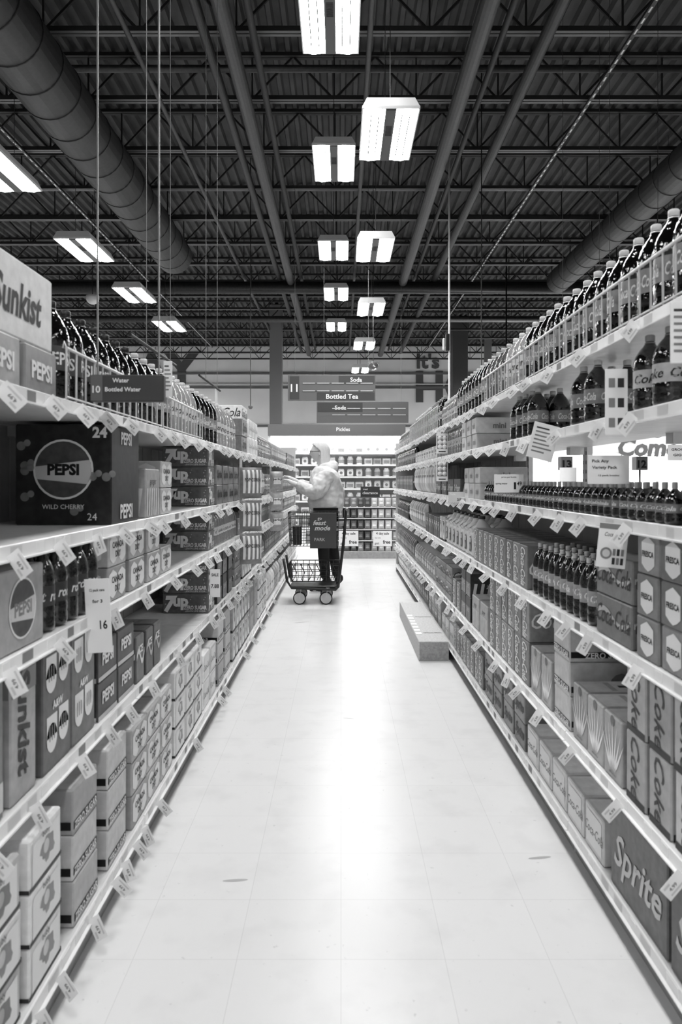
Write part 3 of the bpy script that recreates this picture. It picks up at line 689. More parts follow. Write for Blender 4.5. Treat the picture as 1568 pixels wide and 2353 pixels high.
[put('spritebig', -1, LX, 5.95, LLEV[4]+.0015+k*.132, LVN[-1][4]+', '+('lower', 'upper')[k]+' of two') for k in range(2)]; put('cokebig', -1, LX, 5.95, LLEV[4]+.0015+.264, LVN[-1][4]+', on two grey cases'); row(-1, 4, 6.22, 6.9, 'palecoke', 2); row(-1, 4, 7.0, 8.2, 'smallC', 1, rows=2); row(-1, 4, 8.3, 10.5, 'bagD', 1); row(-1, 4, 10.6, 12.3, 'cerealB')
# pale cases piled on the near end of the top shelf
b = MB(); b.box((0, 0, .1), (.30, .42, .2), gm(.85), bev=.006)
for o, u in (((.151, 0, .1), (0, 1, 0)), ((0, -.211, .1), (1, 0, 0))): b.text('Sunkist', o, u, (0, 0, 1), .12, BLACK, width=.27, shear=.2, bold=.03)
casem = b.mesh('soda_case'); zc = LLEV[4]+.125
for y, t in ((1.37, 'nearest the camera'), (1.81, 'next to the dark bottles')):
    tag(link('soda_case', casem, None, (LX-.17, y, zc)), 'pale case with big dark lettering atop the left top shelf, '+t, 'carton')
# --- right
row(1, 0, 1.5, 2.35, 'sprite', 1); row(1, 0, 2.4, 3.4, 'palecoke', 1); row(1, 0, 3.42, 4.4, 'spritesm', 2); row(1, 0, 4.45, 5.6, 'coke', 1); row(1, 0, 5.62, 6.3, 'palecoke', 1); row(1, 0, 6.32, 7.2, 'pepsitray', 2); row(1, 0, 7.3, 9.2, 'bagB', 1); row(1, 0, 9.3, 11.1, 'bagA', 1)
row(1, 1, 1.1, 2.2, 'dietcoke', 2); row(1, 1, 2.22, 2.7, 'ridge', 1); row(1, 1, 2.72, 2.95, 'zero', 3); row(1, 1, 2.97, 3.3, 'ridge', 1); row(1, 1, 3.32, 4.2, 'coke', 2); row(1, 1, 4.25, 4.8, 'stripe', 1); row(1, 1, 4.82, 5.2, 'darkbox', 2); row(1, 1, 5.22, 5.6, 'coke', 1); row(1, 1, 5.65, 6.6, 'cokewide', 2); row(1, 1, 6.7, 8.5, 'bagD', 1); row(1, 1, 8.6, 11.1, 'bagB', 1)
row(1, 2, 1.1, 1.78, 'fanta', 2); row(1, 2, 1.8, 2.12, 'fresca', 3); row(1, 2, 2.14, 2.46, 'cokewide', 2); row(1, 2, 2.5, 3.3, 'smallB', 1, rows=3); row(1, 2, 3.35, 4.7, 'coke', 1); row(1, 2, 4.75, 6.0, 'jug', 1, rows=2)
row(1, 2, 6.02, 6.33, 'cerealA', 1); row(1, 2, 6.35, 7.4, 'cerealB', 1); row(1, 2, 7.5, 9.2, 'bagA', 1); row(1, 2, 9.3, 11.1, 'smallD', 1)
row(1, 3, 1.2, 1.85, 'darkbox', 1); row(1, 3, 1.9, 4.4, 'miniB', 1, rows=3, gap=.004); row(1, 3, 4.5, 5.1, 'mini', 2); row(1, 3, 5.2, 6.6, 'pepper', 1); row(1, 3, 6.7, 8.6, 'bagC', 1); row(1, 3, 8.7, 11.1, 'cerealB', 1)
row(1, 4, 1.95, 2.2, 'dietS', 1, gap=.0); row(1, 4, 2.5, 2.8, 'cokeS', 1, rows=2); row(1, 4, 3.3, 3.75, 'cokeS', 1, rows=2); row(1, 4, 4.6, 5.2, 'mini', 2)
row(1, 4, 5.25, 6.4, 'smallC', 1, rows=2); row(1, 4, 6.5, 8.4, 'canada', 1); row(1, 4, 8.5, 11.1, 'smallB', 1)
for k, a, c, n_ in (('cokeB', 1.5, 3.55, 2), ('clearB', 3.55, 3.95, 2), ('spriteB', 3.98, 4.5, 2), ('cokeB', 4.5, 5.6, 2), ('smallC', 5.62, 6.4, 2), ('dietB', 6.45, 7.4, 1), ('cokeB', 7.5, 9.0, 1), ('smallB', 9.1, 11.1, 1)):
    row(1, 5, a, c, k, rows=n_, inset=.02)

# ---- realise the products: the 300 largest of each kind as things, the rest of that kind as one object
protoobj = {}
def realise():
    bykind = {}
    for it in ITEMS: bykind.setdefault(PROTO[it[1]]['name'], []).append(it)
    for kind, its in bykind.items():
        its.sort(key=lambda t: t[0])
        for (dist, key, loc, rz, lab, g) in its[:300]:
            p = PROTO[key]; lab2 = lab
            if key not in protoobj:
                o = link(p['name'], p['mesh'], None, loc, rz); tag(o, lab2, p['cat'], lab2)
                for (nm, me, off) in p['children']: link(nm, me, o, off)
                protoobj[key] = o
            else: copytree(protoobj[key], loc, rz, lab2, lab2)
        rest = its[300:]
        if rest:
            bm = bmesh.new(); mats = []
            for (dist, key, loc, rz, lab, g) in rest:
                p = PROTO[key]
                for me, off in [(p['mesh'], (0, 0, 0))]+[(m_, o_) for _, m_, o_ in p['children']]:
                    n0 = len(bm.faces); v0 = len(bm.verts); bm.from_mesh(me); bm.verts.ensure_lookup_table(); bm.faces.ensure_lookup_table()
                    mt = Matrix.Translation(loc) @ Matrix.Rotation(rz, 4, 'Z') @ Matrix.Translation(off)
                    for v in bm.verts[v0:]: v.co = mt @ v.co
                    for f in bm.faces[n0:]:
                        m_ = me.materials[f.material_index]
                        if m_ not in mats: mats.append(m_)
                        f.material_index = mats.index(m_)
            me = bpy.data.meshes.new(kind+'_far'); bm.to_mesh(me); bm.free()
            for m_ in mats: me.materials.append(m_)
            o = link(kind, me); tag(o, 'the many small distant %s items far down the aisle shelves' % kind.replace('_', ' '), PROTO[rest[0][1]]['cat']); o['kind'] = 'stuff'
realise()

# ------------------------------------------------ wire baskets along the top shelves
def basket(side, y0, L, z, h, label, group):
    t = thing('wire_basket_front', label, 'basket', ((LX if side < 0 else RX), y0, z), 0, group); s = side
    b = MB(); b.tube([(0, 0, h), (0, L, h)], .005, CHROMEW, n=6); b.tube([(0, 0, .012), (0, L, .012)], .003, CHROMEW, n=6); b.build('rim_wire', t)
    b = MB(); n = int(L/.075)
    for i in range(n+1):
        y = i*L/n; b.tube([(s*.006, y, .004), (0, y, .008), (0, y, h), (s*.006, y, h+.018), (s*.01, y, h)], .0032, CHROMEW, n=5)
    b.build('upright_wires', t)
CHROMEW = M('wire_white', .8, .3)
for i, (y, L) in enumerate(((1.55, 1.2), (2.76, .6), (3.4, 1.0))): basket(1, y, L, RLEV[5]+.001, .15, 'pale wire fence holding bottles on the right top shelf, %s of three' % ('nearest', 'middle', 'farthest')[i], 'wire fences')
basket(1, 6.4, 2.6, RLEV[5]+.001, .2, 'long pale wire fence at the far part of the right top shelf', 'wire fences')
for i, (y, L) in enumerate(((2.07, 1.1), (3.2, .9))): basket(-1, y, L, LLEV[4]+.001, .15, 'pale wire fence holding bottles on the left top shelf, %s of two' % ('nearer', 'farther')[i], 'wire fences')

# ------------------------------------------------ price tags and shelf signs
def tag_mesh():
    b = MB(); b.box((0, 0, -.03), (.034, .001, .06), CARD)
    b.text('4.99', (0, -.0012, -.034), (0, 0, 1), (-1, 0, 0), .011, MIDP, width=.022, bold=.02)
    b.rect((-.012, -.001, -.054), (.005, 0, 0), (0, 0, .018), LITEP); b.rect((.008, -.001, -.05), (.004, 0, 0), (0, 0, .04), LITEP)
    return b.mesh('price_tag')
tm = tag_mesh()
def ptag(side, y, z, base, lab):
    xf = (LX if side < 0 else RX); xf = (LB if side < 0 else RB) if base else xf
    o = link('price_tag', tm, None, (xf-side*.02, y, z-.014)); o.rotation_euler = (random.uniform(-.25, .0), side*random.uniform(.45, .95), random.uniform(-.2, .2)); o.scale = (1.1, 1, 1.1)
    tag(o, lab, 'price tag', lab)
for y in (1.75, 1.88, 2.13, 2.33, 2.44, 2.57, 2.68, 2.9, 3.6, 4.3, 4.5, 5.4, 5.9, 6.5, 7.1, 7.8): ptag(-1, y, LLEV[0], True, 'small white price flag sticking out over the floor from the left bottom shelf edge')
rnd = random.Random(4)
for side, levs in ((-1, LLEV[1:]), (1, RLEV[1:])):
    for li, z in enumerate(levs):
        y = 1.5+rnd.random()*.3; 
        while y < (12 if side < 0 else 11):
            ptag(side, y, z, False, 'small white price flag sticking out from the '+LVN[side][li+1]+' edge'); y += rnd.uniform(.2, .5)*(1 if y < 6 else .85)
def sheet(name, px0, py0, px1, py1, side, draw, label, Y=None, tilt=0, g=None):
    xf = (LX if side < 0 else RX)-side*.035
    Y = Y or xf*F/((px0+px1)/2-783)
    a = at(px0, py1, Y); c = at(px1, py0, Y); W = c.x-a.x; H = c.z-a.z
    b = MB(); b.box((0, 0, -H/2), (W, .003, H), g or CARD, bev=.0008); draw(b, W, H)
    o = b.build(name, loc=((a.x+c.x)/2, Y, c.z)); o.rotation_euler = (0, tilt, 0); return tag(o, label, 'sign')
def dr_text(lines):
    def f(b, W, H):
        for (t_, cx, cy, h, m, wd) in lines: b.text(t_, (W*cx, -.0026, -H*cy), (1, 0, 0), (0, 0, 1), H*h, m, width=W*wd, bold=.02)
    return f
def dr_rows(b, W, H):
    for i in range(7): b.rect((-W*.38, -.0026, -H*(.16+i*.11)), (W*(.5+.25*((i*7) % 3)/2), 0, 0), (0, 0, H*.04), MIDP if i else DARKP)
def dr_cans(b, W, H):
    b.rect((-W*.5, -.0022, -H*.13), (W, 0, 0), (0, 0, H*.12), MIDP); b.text('Coca-Cola', (0, -.0026, -H*.25), (1, 0, 0), (0, 0, 1), H*.13, DARKP, width=W*.6, shear=.35)
    for i in range(3):
        for j in range(2): b.rect((W*(.02+i*.14), -.0026, -H*(.72+j*.2)), (W*.1, 0, 0), (0, 0, H*.15), DARKP if (i+j) % 2 else MIDP)
    b.disc((-W*.2, -.0026, -H*.68), (1, 0, 0), (0, 0, 1), W*.2, MIDP, 20); b.disc((-W*.2, -.003, -H*.68), (1, 0, 0), (0, 0, 1), W*.13, LITEP, 20)
def dr_six(b, W, H):
    b.rect((-W*.42, -.0022, -H*.78), (W*.84, 0, 0), (0, 0, H*.66), MIDP)
    for i in range(2):
        for j in range(3): b.lathe([(W*.001+.001, -.012), (W*.12, -.008), (W*.19, 0)], CARD, n=16, c=(W*(-.2+.4*i), -.003, -H*(.22+j*.22)), ax='Y', cap=False)
    b.rect((-W*.3, -.0026, -H*.93), (W*.6, 0, 0), (0, 0, H*.05), DARKP)
sheet('sale_sheet', 1228, 975, 1288, 1058, 1, dr_rows, 'white slanted sale sheet hanging under the right shelf below the top', tilt=.25)
sheet('sale_sheet', 1378, 1203, 1446, 1305, 1, dr_cans, 'white sale sheet with script lettering and pictures hanging over the right cartons', tilt=.1)
sheet('sale_card', 1350, 1046, 1446, 1112, 1, dr_text([('Pick Any', -.2, .2, .14, DARKP, .4), ('Variety Pack', -.1, .42, .14, DARKP, .6), ('12 pack bottles', 0, .7, .08, DARKP, .5)]), 'wide white card with small printed lines hanging among the right shelves')
sheet('sale_sheet', 1540, 693, 1600, 835, 1, dr_rows, 'large white sheet hanging from the right top shelf edge, cut by the picture edge')
sheet('clip_strip', 1390, 848, 1442, 1000, 1, lambda b, W, H: [b.rect((-W*.35+W*.4*(i % 2), -.0026, -H*(.28+.3*(i//2))), (W*.28, 0, 0), (0, 0, H*.14), DARKP if i % 2 else MIDP) for i in range(6)], 'long narrow hanging strip of printed cards over the right shelf bottles')
sheet('price_card', 1135, 1090, 1203, 1132, 1, dr_text([('1', .2, .62, .55, BLACK, .1), ('49', .35, .5, .3, BLACK, .16), ('spring water', -.25, .5, .12, DARKP, .4), ('price per bottle', 0, .15, .1, DARKP, .5)]), 'white price card reading one forty nine among the right shelves')
sheet('sale_sign', 1030, 1130, 1070, 1155, 1, dr_text([('Sale', -.25, .2, .26, WHITE, .3), ('3/$10', .22, .72, .36, BLACK, .45)]), 'small grey sale sign with large dark price numerals on the right shelves', g=LITEP)
for a, c, t in ((996, 1042, 'upper'), (1054, 1106, 'lower')): sheet('ball_card', 1002, a, 1029, c, 1, dr_six, 'hanging card with six round white discs on the right shelves, %s of two' % t)
sheet('shelf_notice', 192, 1330, 250, 1500, -1, dr_text([('16', .2, .62, .16, BLACK, .3), ('12 pack cans', 0, .15, .05, DARKP, .6), ('for 3', 0, .3, .06, DARKP, .4)]), 'tall white notice with a big dark sixteen hanging on the left shelves', tilt=-.05)
sheet('shelf_notice', 482, 1308, 505, 1372, -1, dr_text([('SALE', 0, .2, .14, DARKP, .7), ('7.88', 0, .6, .2, DARKP, .8)]), 'small white framed notice with dark price numerals on the left shelves')
sheet('bottle_topper', 375, 830, 395, 912, -1, dr_rows, 'narrow white notice standing over the left top shelf bottles')
# striped popcorn bags on a hanging strip
pm = bag('popcorn_bag', .17, .23, .09, .5, 'POP CORN', True); pc = at(578, 1080, 5.4)
for i, t in enumerate(('top', 'middle', 'bottom')):
    o = link('popcorn_bag', pm, None, (LX+.125, 5.4, 1.27-i*.245)); o.rotation_euler[2] = -1.15
    tag(o, 'striped popcorn bag hanging out from the left shelves, %s of three' % t, 'bag')
b = MB(); b.box((0, 0, -.37), (.02, .003, .74), LITEP); b.box((-.05, 0, 0), (.12, .01, .012), CHROMEW); tag(b.build('hanging_strip', loc=(LX+.03, 5.46, 1.58)), 'white plastic hanging strip behind the striped popcorn bags', 'strip')

sm = bag('snack_bag', .14, .2, .07, .6, 'jerky')
for i, t in enumerate(('top', 'middle', 'bottom')):
    o = link('snack_bag', sm, None, (LX+.11, 7.7, 1.30-i*.215)); o.rotation_euler[2] = -1.2
    tag(o, 'grey snack bag hanging out from the left shelves before the cart, %s of three' % t, 'bag')
b = MB(); b.box((0, 0, -.34), (.02, .003, .68), LITEP); b.box((-.04, 0, 0), (.10, .01, .012), CHROMEW); tag(b.build('hanging_strip', loc=(LX+.03, 7.76, 1.56)), 'white plastic hanging strip behind the grey snack bags', 'strip')
# ------------------------------------------------ low plinth with water cartons stickers at the right
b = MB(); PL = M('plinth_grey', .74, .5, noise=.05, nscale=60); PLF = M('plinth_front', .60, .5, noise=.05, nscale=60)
t = thing('display_plinth', 'low grey display base on the floor sticking out from the right shelves', 'plinth', (.722, 6.6, 0))
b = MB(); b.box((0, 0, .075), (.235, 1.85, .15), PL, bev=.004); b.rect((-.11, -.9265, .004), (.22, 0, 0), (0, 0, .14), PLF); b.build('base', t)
b = MB()
for i in range(7): b.box((-.085, -.62+i*.13, .151), (.05, .08, .002), CARD)
b.build('label_strip', t)
b = MB()
for y in (-.6, .1): b.text('ARTESIAN SPRING', (.03, y, .1512), (1, 0, 0), (0, 1, 0), .05, DARKP, width=.15)
b.build('printed_lettering', t)

# ------------------------------------------------ shopping cart (two small baskets, side on)
DM = M('cart_dark', .16, .4); GM = M('cart_grey', .45, .4); WM = M('cart_wheel', .75, .4)
cx, cy = -.30, 8.45
t = thing('shopping_cart', 'small two-tier shopping cart standing side on across the aisle', 'cart', (cx, cy, 0))
def wirebox(b, x0, x1, y0, y1, z0, z1, r, m, nx, nz, ny, taper=0):
    for k in range(nz+1):
        f = k/nz; q = taper*(1-f); z = z0+(z1-z0)*f
        pts = [(x0+q, y0+q, z), (x1-q, y0+q, z), (x1-q, y1-q, z), (x0+q, y1-q, z), (x0+q, y0+q, z)]; b.tube(pts, r*(1.6 if k == nz else 1), m, n=5)
    for k in range(nx+1):
        u = k/nx
        for yy, s_ in ((y0, 1), (y1, -1)): b.tube([(x0+taper+(x1-x0-2*taper)*u, yy+s_*taper, z0), (x0+(x1-x0)*u, yy, z1)], r, m, n=4)
        b.tube([(x0+taper+(x1-x0-2*taper)*u, y0+taper, z0), (x0+taper+(x1-x0-2*taper)*u, y1-taper, z0)], r, m, n=4)
    for k in range(ny+1):
        u = k/ny
        for xx, s_ in ((x0, 1), (x1, -1)): b.tube([(xx+s_*taper, y0+taper+(y1-y0-2*taper)*u, z0), (xx, y0+(y1-y0)*u, z1)], r, m, n=4)
b = MB(); wirebox(b, -.30, .28, -.2, .2, .66, 1.04, .0035, DM, 14, 6, 8, .02); b.build('upper_basket', t)
b = MB(); wirebox(b, -.29, .28, -.2, .2, .26, .46, .004, DM, 8, 3, 5, .02)
for i in range(6): b.tube([(-.25+i*.09, -.205, .46), (-.2+i*.09, -.19, .36), (-.24+i*.09, -.185, .28)], .005, DM, n=5)
b.build('lower_basket', t)
b = MB()
for s_ in (-.21, .21):
    b.tube([(.36, s_, 1.06), (.33, s_, .7), (.27, s_, .2), (.24, s_, .17), (-.26, s_, .19), (-.31, s_, .27), (-.35, s_, .52)], .014, DM, n=8)
b.box((-.02, 0, .2), (.52, .40, .03), DM, bev=.01); b.build('frame', t)
b = MB(); b.tube([(.37, -.22, 1.07), (.37, .22, 1.07)], .018, GM, n=10); b.build('handle', t)
def caster(x, y):
    b = MB(); b.lathe([(.062, -.014), (.073, -.009), (.073, .009), (.062, .014)], DM, n=28, ax='Y', cap=False); b.lathe([(.060, -.0145), (.045, -.009), (.03, -.013), (.014, -.014), (.001, -.015)], WM, n=28, ax='Y', cap=False)
    b.lathe([(.060, .0145), (.045, .009), (.03, .013), (.014, .014), (.001, .015)], WM, n=28, ax='Y', cap=False)
    wv = b.build('wheel', t, (x, y, .073))
    b = MB(); 
    for s_ in (-.02, .02): b.bar((0, s_, 0), (.02, s_, .115), .02, .004, CHROMEW)
    b.box((.02, 0, .115), (.04, .046, .006), CHROMEW); b.build('fork', wv)
for x in (-.17, .13):
    for y in (-.19, .19): caster(x, y)
b = MB(); b.box((.1, -.232, .84), (.30, .01, .40), M('panel_dark', .28, .5), bev=.003)
b.text('go', (.06, -.2385, .98), (1, 0, 0), (0, 0, 1), .05, LITEP, bold=.02); b.text('feast', (.06, -.2385, .93), (1, 0, 0), (0, 0, 1), .075, LITEP, shear=.3, bold=.03); b.text('mode', (.09, -.2385, .87), (1, 0, 0), (0, 0, 1), .075, LITEP, shear=.3, bold=.03)
b.text('PARK', (.06, -.2385, .74), (1, 0, 0), (0, 0, 1), .05, LITEP)
b.build('advert_panel', t)
b = MB(); b.box((-.2, -.10, .78), (.1, .12, .22), DM, bev=.01); 
tag(b.build('grocery_box', loc=(cx, cy, 0)), 'dark box standing inside the upper cart basket', 'box')
b = MB(); b.box((0, 0, .08), (.1, .08, .16), gm(.8), bev=.008); b.text('OATS', (0, -.041, .1), (1, 0, 0), (0, 0, 1), .04, DARKP)
tag(b.build('grocery_box', loc=(cx-.06, cy+.1, .668)), 'pale small carton standing inside the upper cart basket', 'box')
b = MB(); b.box((0, 0, 0), (.12, .16, .09), LITEP, bev=.03, seg=2); b.tube([(-.04, 0, .04), (0, 0, .11), (.05, 0, .04)], .01, DM)
tag(b.build('handbag', loc=(cx+.1, cy+.06, .718)), 'pale soft bag with a dark strap lying in the upper cart basket', 'bag')

# ------------------------------------------------ person
def skin(name, verts, edges, radii, m, root=0, sub=2, parent=None, loc=None):
    me = bpy.data.meshes.new(name); me.from_pydata(verts, edges, []); o = link(name, me, parent, loc)
    md = o.modifiers.new('skin', 'SKIN'); md.use_smooth_shade = True
    me.skin_vertices.new() if not me.skin_vertices else None
    for i, r in enumerate(radii):
        r = r if isinstance(r, tuple) else (r, r); me.skin_vertices[0].data[i].radius = r
        me.skin_vertices[0].data[i].use_root = (i == root)
    s_ = o.modifiers.new('sub', 'SUBSURF'); s_.levels = sub; s_.render_levels = sub
    me.materials.append(m); return o
SK = M('skin', .8, .5); HOOD = M('hoodie_cloth', .86, .85, noise=.03, nscale=25, bump=.3, bscale=12); TR = M('trousers', .10, .8); HAIR = M('hair_pale', .82, .6, bump=.6, bscale=90); BOOT = M('boots', .12, .6)
pt = thing('person', 'person in pale hooded top and dark trousers reaching left behind the cart', 'person', (-.19, 9.27, 0))
K = 1.08
def v(*a): return tuple(c*K for c in a)
# body: pelvis root, facing -X
V = [v(0, 0, .92), v(0, 0, 1.08), v(-.01, 0, 1.25), v(-.02, 0, 1.38), v(-.03, 0, 1.46), v(-.05, 0, 1.53), v(-.07, 0, 1.615), v(-.06, 0, 1.69),
     v(0, -.1, .88), v(-.03, -.11, .48), v(.0, -.11, .09), v(-.08, -.11, .045), v(-.17, -.115, .03),
     v(0, .1, .88), v(.08, .11, .48), v(.14, .11, .09), v(.06, .11, .045), v(-.03, .115, .03),
     v(-.02, -.17, 1.36), v(-.10, -.23, 1.15), v(-.36, -.18, 1.26), v(-.41, -.175, 1.29),
     v(-.02, .17, 1.36), v(-.12, .22, 1.15), v(-.38, .15, 1.30), v(-.43, .145, 1.33)]
E = [(0, 1), (1, 2), (2, 3), (3, 4), (4, 5), (5, 6), (6, 7), (0, 8), (8, 9), (9, 10), (10, 11), (11, 12), (0, 13), (13, 14), (14, 15), (15, 16), (16, 17), (3, 18), (18, 19), (19, 20), (20, 21), (3, 22), (22, 23), (23, 24), (24, 25)]
R = [.14, .13, .14, .12, .07, .07, (.085, .065), (.075, .06), .095, .06, .042, .042, .034, .095, .06, .042, .042, .034, .065, .05, .036, .03, .065, .05, .036, .03]
n0 = len(V)
for (w_, yo) in ((21, -.165), (25, .145)):
    bx, by, bz = V[w_]; p0 = len(V); V.append((bx-.05, by, bz+.005)); E.append((w_, p0)); R.append(.026)
    for k, (dy, L_) in enumerate(((-.03, .062), (-.01, .075), (.01, .07), (.03, .055))):
        a = len(V); V.append((bx-.085, by+dy, bz+.01)); V.append((bx-.085-L_*.5, by+dy, bz+.012)); V.append((bx-.085-L_*.95, by+dy, bz-.012)); E.extend([(p0, a), (a, a+1), (a+1, a+2)]); R.extend([.011, .010, .008])
    a = len(V); V.append((bx-.045, by-.035, bz+.02)); V.append((bx-.085, by-.05, bz+.025)); E.extend([(w_, a), (a, a+1)]); R.extend([.012, .009])
body = skin('body', V, E, R, SK, parent=pt)
# clothing as looser skins over the body
V2 = [v(.01, 0, .88), v(.0, 0, 1.05), v(-.0, 0, 1.22), v(.0, 0, 1.35), v(-.01, 0, 1.46), v(-.02, -.19, 1.36), v(-.10, -.25, 1.14), v(-.34, -.185, 1.25), v(-.02, .19, 1.36), v(-.12, .24, 1.15), v(-.36, .155, 1.29)]
skin('hooded_top', V2, [(0, 1), (1, 2), (2, 3), (3, 4), (3, 5), (5, 6), (6, 7), (3, 8), (8, 9), (9, 10)], [.235, .245, .25, .215, .12, .135, .115, .065, .135, .115, .065], HOOD, parent=pt)
skin('hood', [v(.05, -.10, 1.47), v(.13, 0, 1.43), v(.05, .10, 1.47), v(-.08, .08, 1.44), v(-.08, -.08, 1.44)], [(0, 1), (1, 2), (2, 3), (0, 4)], [.07, .085, .07, .045, .045], HOOD, root=1, parent=pt)
ftex = bpy.data.textures.new('cloth_folds', 'CLOUDS'); ftex.noise_scale = .11; ftex.noise_depth = 2
for o in [c for c in pt.children if c.name.startswith('hood')]:
    o.modifiers['sub'].levels = o.modifiers['sub'].render_levels = 4
    d = o.modifiers.new('folds', 'DISPLACE'); d.texture = ftex; d.strength = .055; d.mid_level = .5
b = MB(); CUFF = M('rib_knit', .6, .8)
b.lathe([(.222, -.03), (.232, -.02), (.232, .02), (.222, .03)], CUFF, n=32, c=(.01, 0, .80*K), cap=False); b.build('waist_band', pt)
V3 = [v(0, 0, .95), v(0, -.1, .88), v(-.03, -.11, .48), v(.0, -.11, .14), v(0, .1, .88), v(.08, .11, .48), v(.135, .11, .14)]
skin('trousers', V3, [(0, 1), (1, 2), (2, 3), (0, 4), (4, 5), (5, 6)], [.155, .115, .078, .068, .115, .078, .068], TR, parent=pt)
for sx, sy in ((0, -.11), (.14, .11)):
    skin('boot', [v(sx+.01, sy, .19), v(sx+.01, sy, .055), v(sx-.09, sy, .05), v(sx-.20, sy, .042)], [(0, 1), (1, 2), (2, 3)], [.062, (.06, .055), (.05, .045), .038], BOOT, root=1, parent=pt)
# hair: cap over the skull and lengths down the back; glasses, nose, ear
HC = Vector((-.088, 0, 1.765))
def gz(t, w_): return math.exp(-(t/w_)**2)
bpy.context.view_layer.update()
dg = bpy.context.evaluated_depsgraph_get()
bme = bpy.data.meshes.new_from_object(body.evaluated_get(dg)); bb = bmesh.new(); bb.from_mesh(bme)
nv = bmesh.ops.create_uvsphere(bb, u_segments=56, v_segments=44, radius=1)['verts']
for q in nv:
    x, y, z = q.co; nx, ny, nz = x*.105, y*.08, z*.128
    if z < 0: ny *= 1-.38*(-z)**1.4; nx *= (1-.5*(-z)) if x > 0 else (1-.10*(-z))
    if x < 0:
        nx -= .030*gz(y, .16)*gz(z+.20, .15)*(-x); nx -= .007*gz(y, .6)*gz(z-.16, .12)
        nx += .010*gz(abs(y)-.36, .17)*gz(z-.02, .10); nx -= .007*gz(y, .28)*gz(z+.50, .05); nx -= .006*gz(y, .28)*gz(z+.60, .04); nx -= .010*gz(y, .3)*gz(z+.83, .14)
    q.co = HC+Vector((nx, ny, nz))
for s_ in (-1, 1):     # ears are part of the head surface
    nv = bmesh.ops.create_uvsphere(bb, u_segments=14, v_segments=10, radius=1)['verts']
    for q in nv:
        x, y, z = q.co; q.co = HC+Vector((.012+x*.018+z*.006, s_*(.077+.006*(1-.8*gz(math.hypot(x, z), .45)))+y*.007, -.012+z*.032))
for f in bb.faces: f.smooth = True; f.material_index = 0
nb = bpy.data.meshes.new('body'); bb.to_mesh(nb); bb.free(); nb.materials.append(SK)
body.modifiers.clear(); body.data = nb
hb = bmesh.new(); bmesh.ops.create_uvsphere(hb, u_segments=64, v_segments=36, radius=1)
for q in hb.verts:
    a = math.atan2(q.co.y, q.co.x); z = q.co.z; rad = math.hypot(q.co.x, q.co.y)
    wv = 1+.03*math.sin(16*a+4*z)+.018*math.sin(37*a+1+6*z)
    if z >= 0: q.co = Vector((rad*.122*math.cos(a)*wv, rad*.095*math.sin(a)*wv, z*.143))
    else:
        r2 = rad**.35; q.co = Vector((r2*(.122+.02*-z)*math.cos(a)*wv, r2*(.095+.025*-z)*math.sin(a)*wv, z*.27))
dl = []
for f in hb.faces:
    c = f.calc_center_median()
    if (c.x < -.095+max(0, .105-c.z)*1.1 and c.z < .105) and (c.x < .012 or c.z < -.26) or c.z < -.262: dl.append(f)
bmesh.ops.delete(hb, geom=dl, context='FACES')
for f in hb.faces: f.smooth = True
hme = bpy.data.meshes.new('hair'); hb.to_mesh(hme); hb.free(); hme.materials.append(HAIR)
ho = link('hair', hme, pt, HC+Vector((.008, 0, .0))); md = ho.modifiers.new('thick', 'SOLIDIFY'); md.thickness = .014; md.offset = 0
for s_ in (-1, 1):
    b = MB(); b.lathe([(.001, -.004), (.009, -.003), (.010, .004)], DARKP, n=12, ax='X'); b.build('eye', pt, HC+Vector((-.088, s_*.03, .004)))
b = MB()
for s_ in (-1, 1):
    pts = [(HC.x-.112, s_*.032+.024*math.cos(a*PI/6), HC.z+.003+.018*math.sin(a*PI/6)) for a in range(13)]; b.tube(pts, .0022, BLACK, n=5)
    b.tube([(HC.x-.112, s_*.056, HC.z+.008), (HC.x+.01, s_*.088, HC.z+.006)], .0022, BLACK, n=5)
b.tube([(HC.x-.112, -.008, HC.z+.006), (HC.x-.118, 0, HC.z+.01), (HC.x-.112, .008, HC.z+.006)], .002, BLACK, n=5)
b.build('glasses', pt)

# ------------------------------------------------ far end: cold case, promotion bin
CW = M('case_white', .96, .5); CF = M('case_fascia', .42, .5); 
t = thing('cold_case', 'tall white refrigerated wall case with a grey fascia at the end of the aisle', 'fridge', (0, 17, 0))
x0, x1 = -1.7, 1.5
b = MB(); b.box(((x0+x1)/2, .9, 1.35), (x1-x0, .05, 2.7), CW); b.box((x0+.03, .45, 1.35), (.06, .9, 2.7), CW); b.box((x1-.03, .45, 1.35), (.06, .9, 2.7), CW); b.box(((x0+x1)/2, .45, .15), (x1-x0, .9, .3), CW); b.box(((x0+x1)/2, .47, 2.66), (x1-x0-.02, .86, .08), CW); b.build('cabinet', t)
b = MB(); b.box(((x0+x1)/2, -.03, 2.58), (x1-x0, .06, .27), CF, bev=.004); b.text('Pickles', (.05, -.0615, 2.6), (1, 0, 0), (0, 0, 1), .12, WHITE, bold=.02); b.build('fascia', t)
b = MB(); b.box(((x0+x1)/2, .1, 2.415), (x1-x0-.14, .08, .04), M('case_light', 1, emit=9)); b.build('case_light', t)
levs = [.32, .62, .92, 1.22, 1.50, 1.78, 2.06]
for z in levs[1:]:
    b = MB(); b.box(((x0+x1)/2, .55, z-.012), (x1-x0-.13, .62, .02), CW); b.box(((x0+x1)/2, .235, z-.012), (x1-x0-.13, .012, .04), RAIL); b.build('shelf', t)
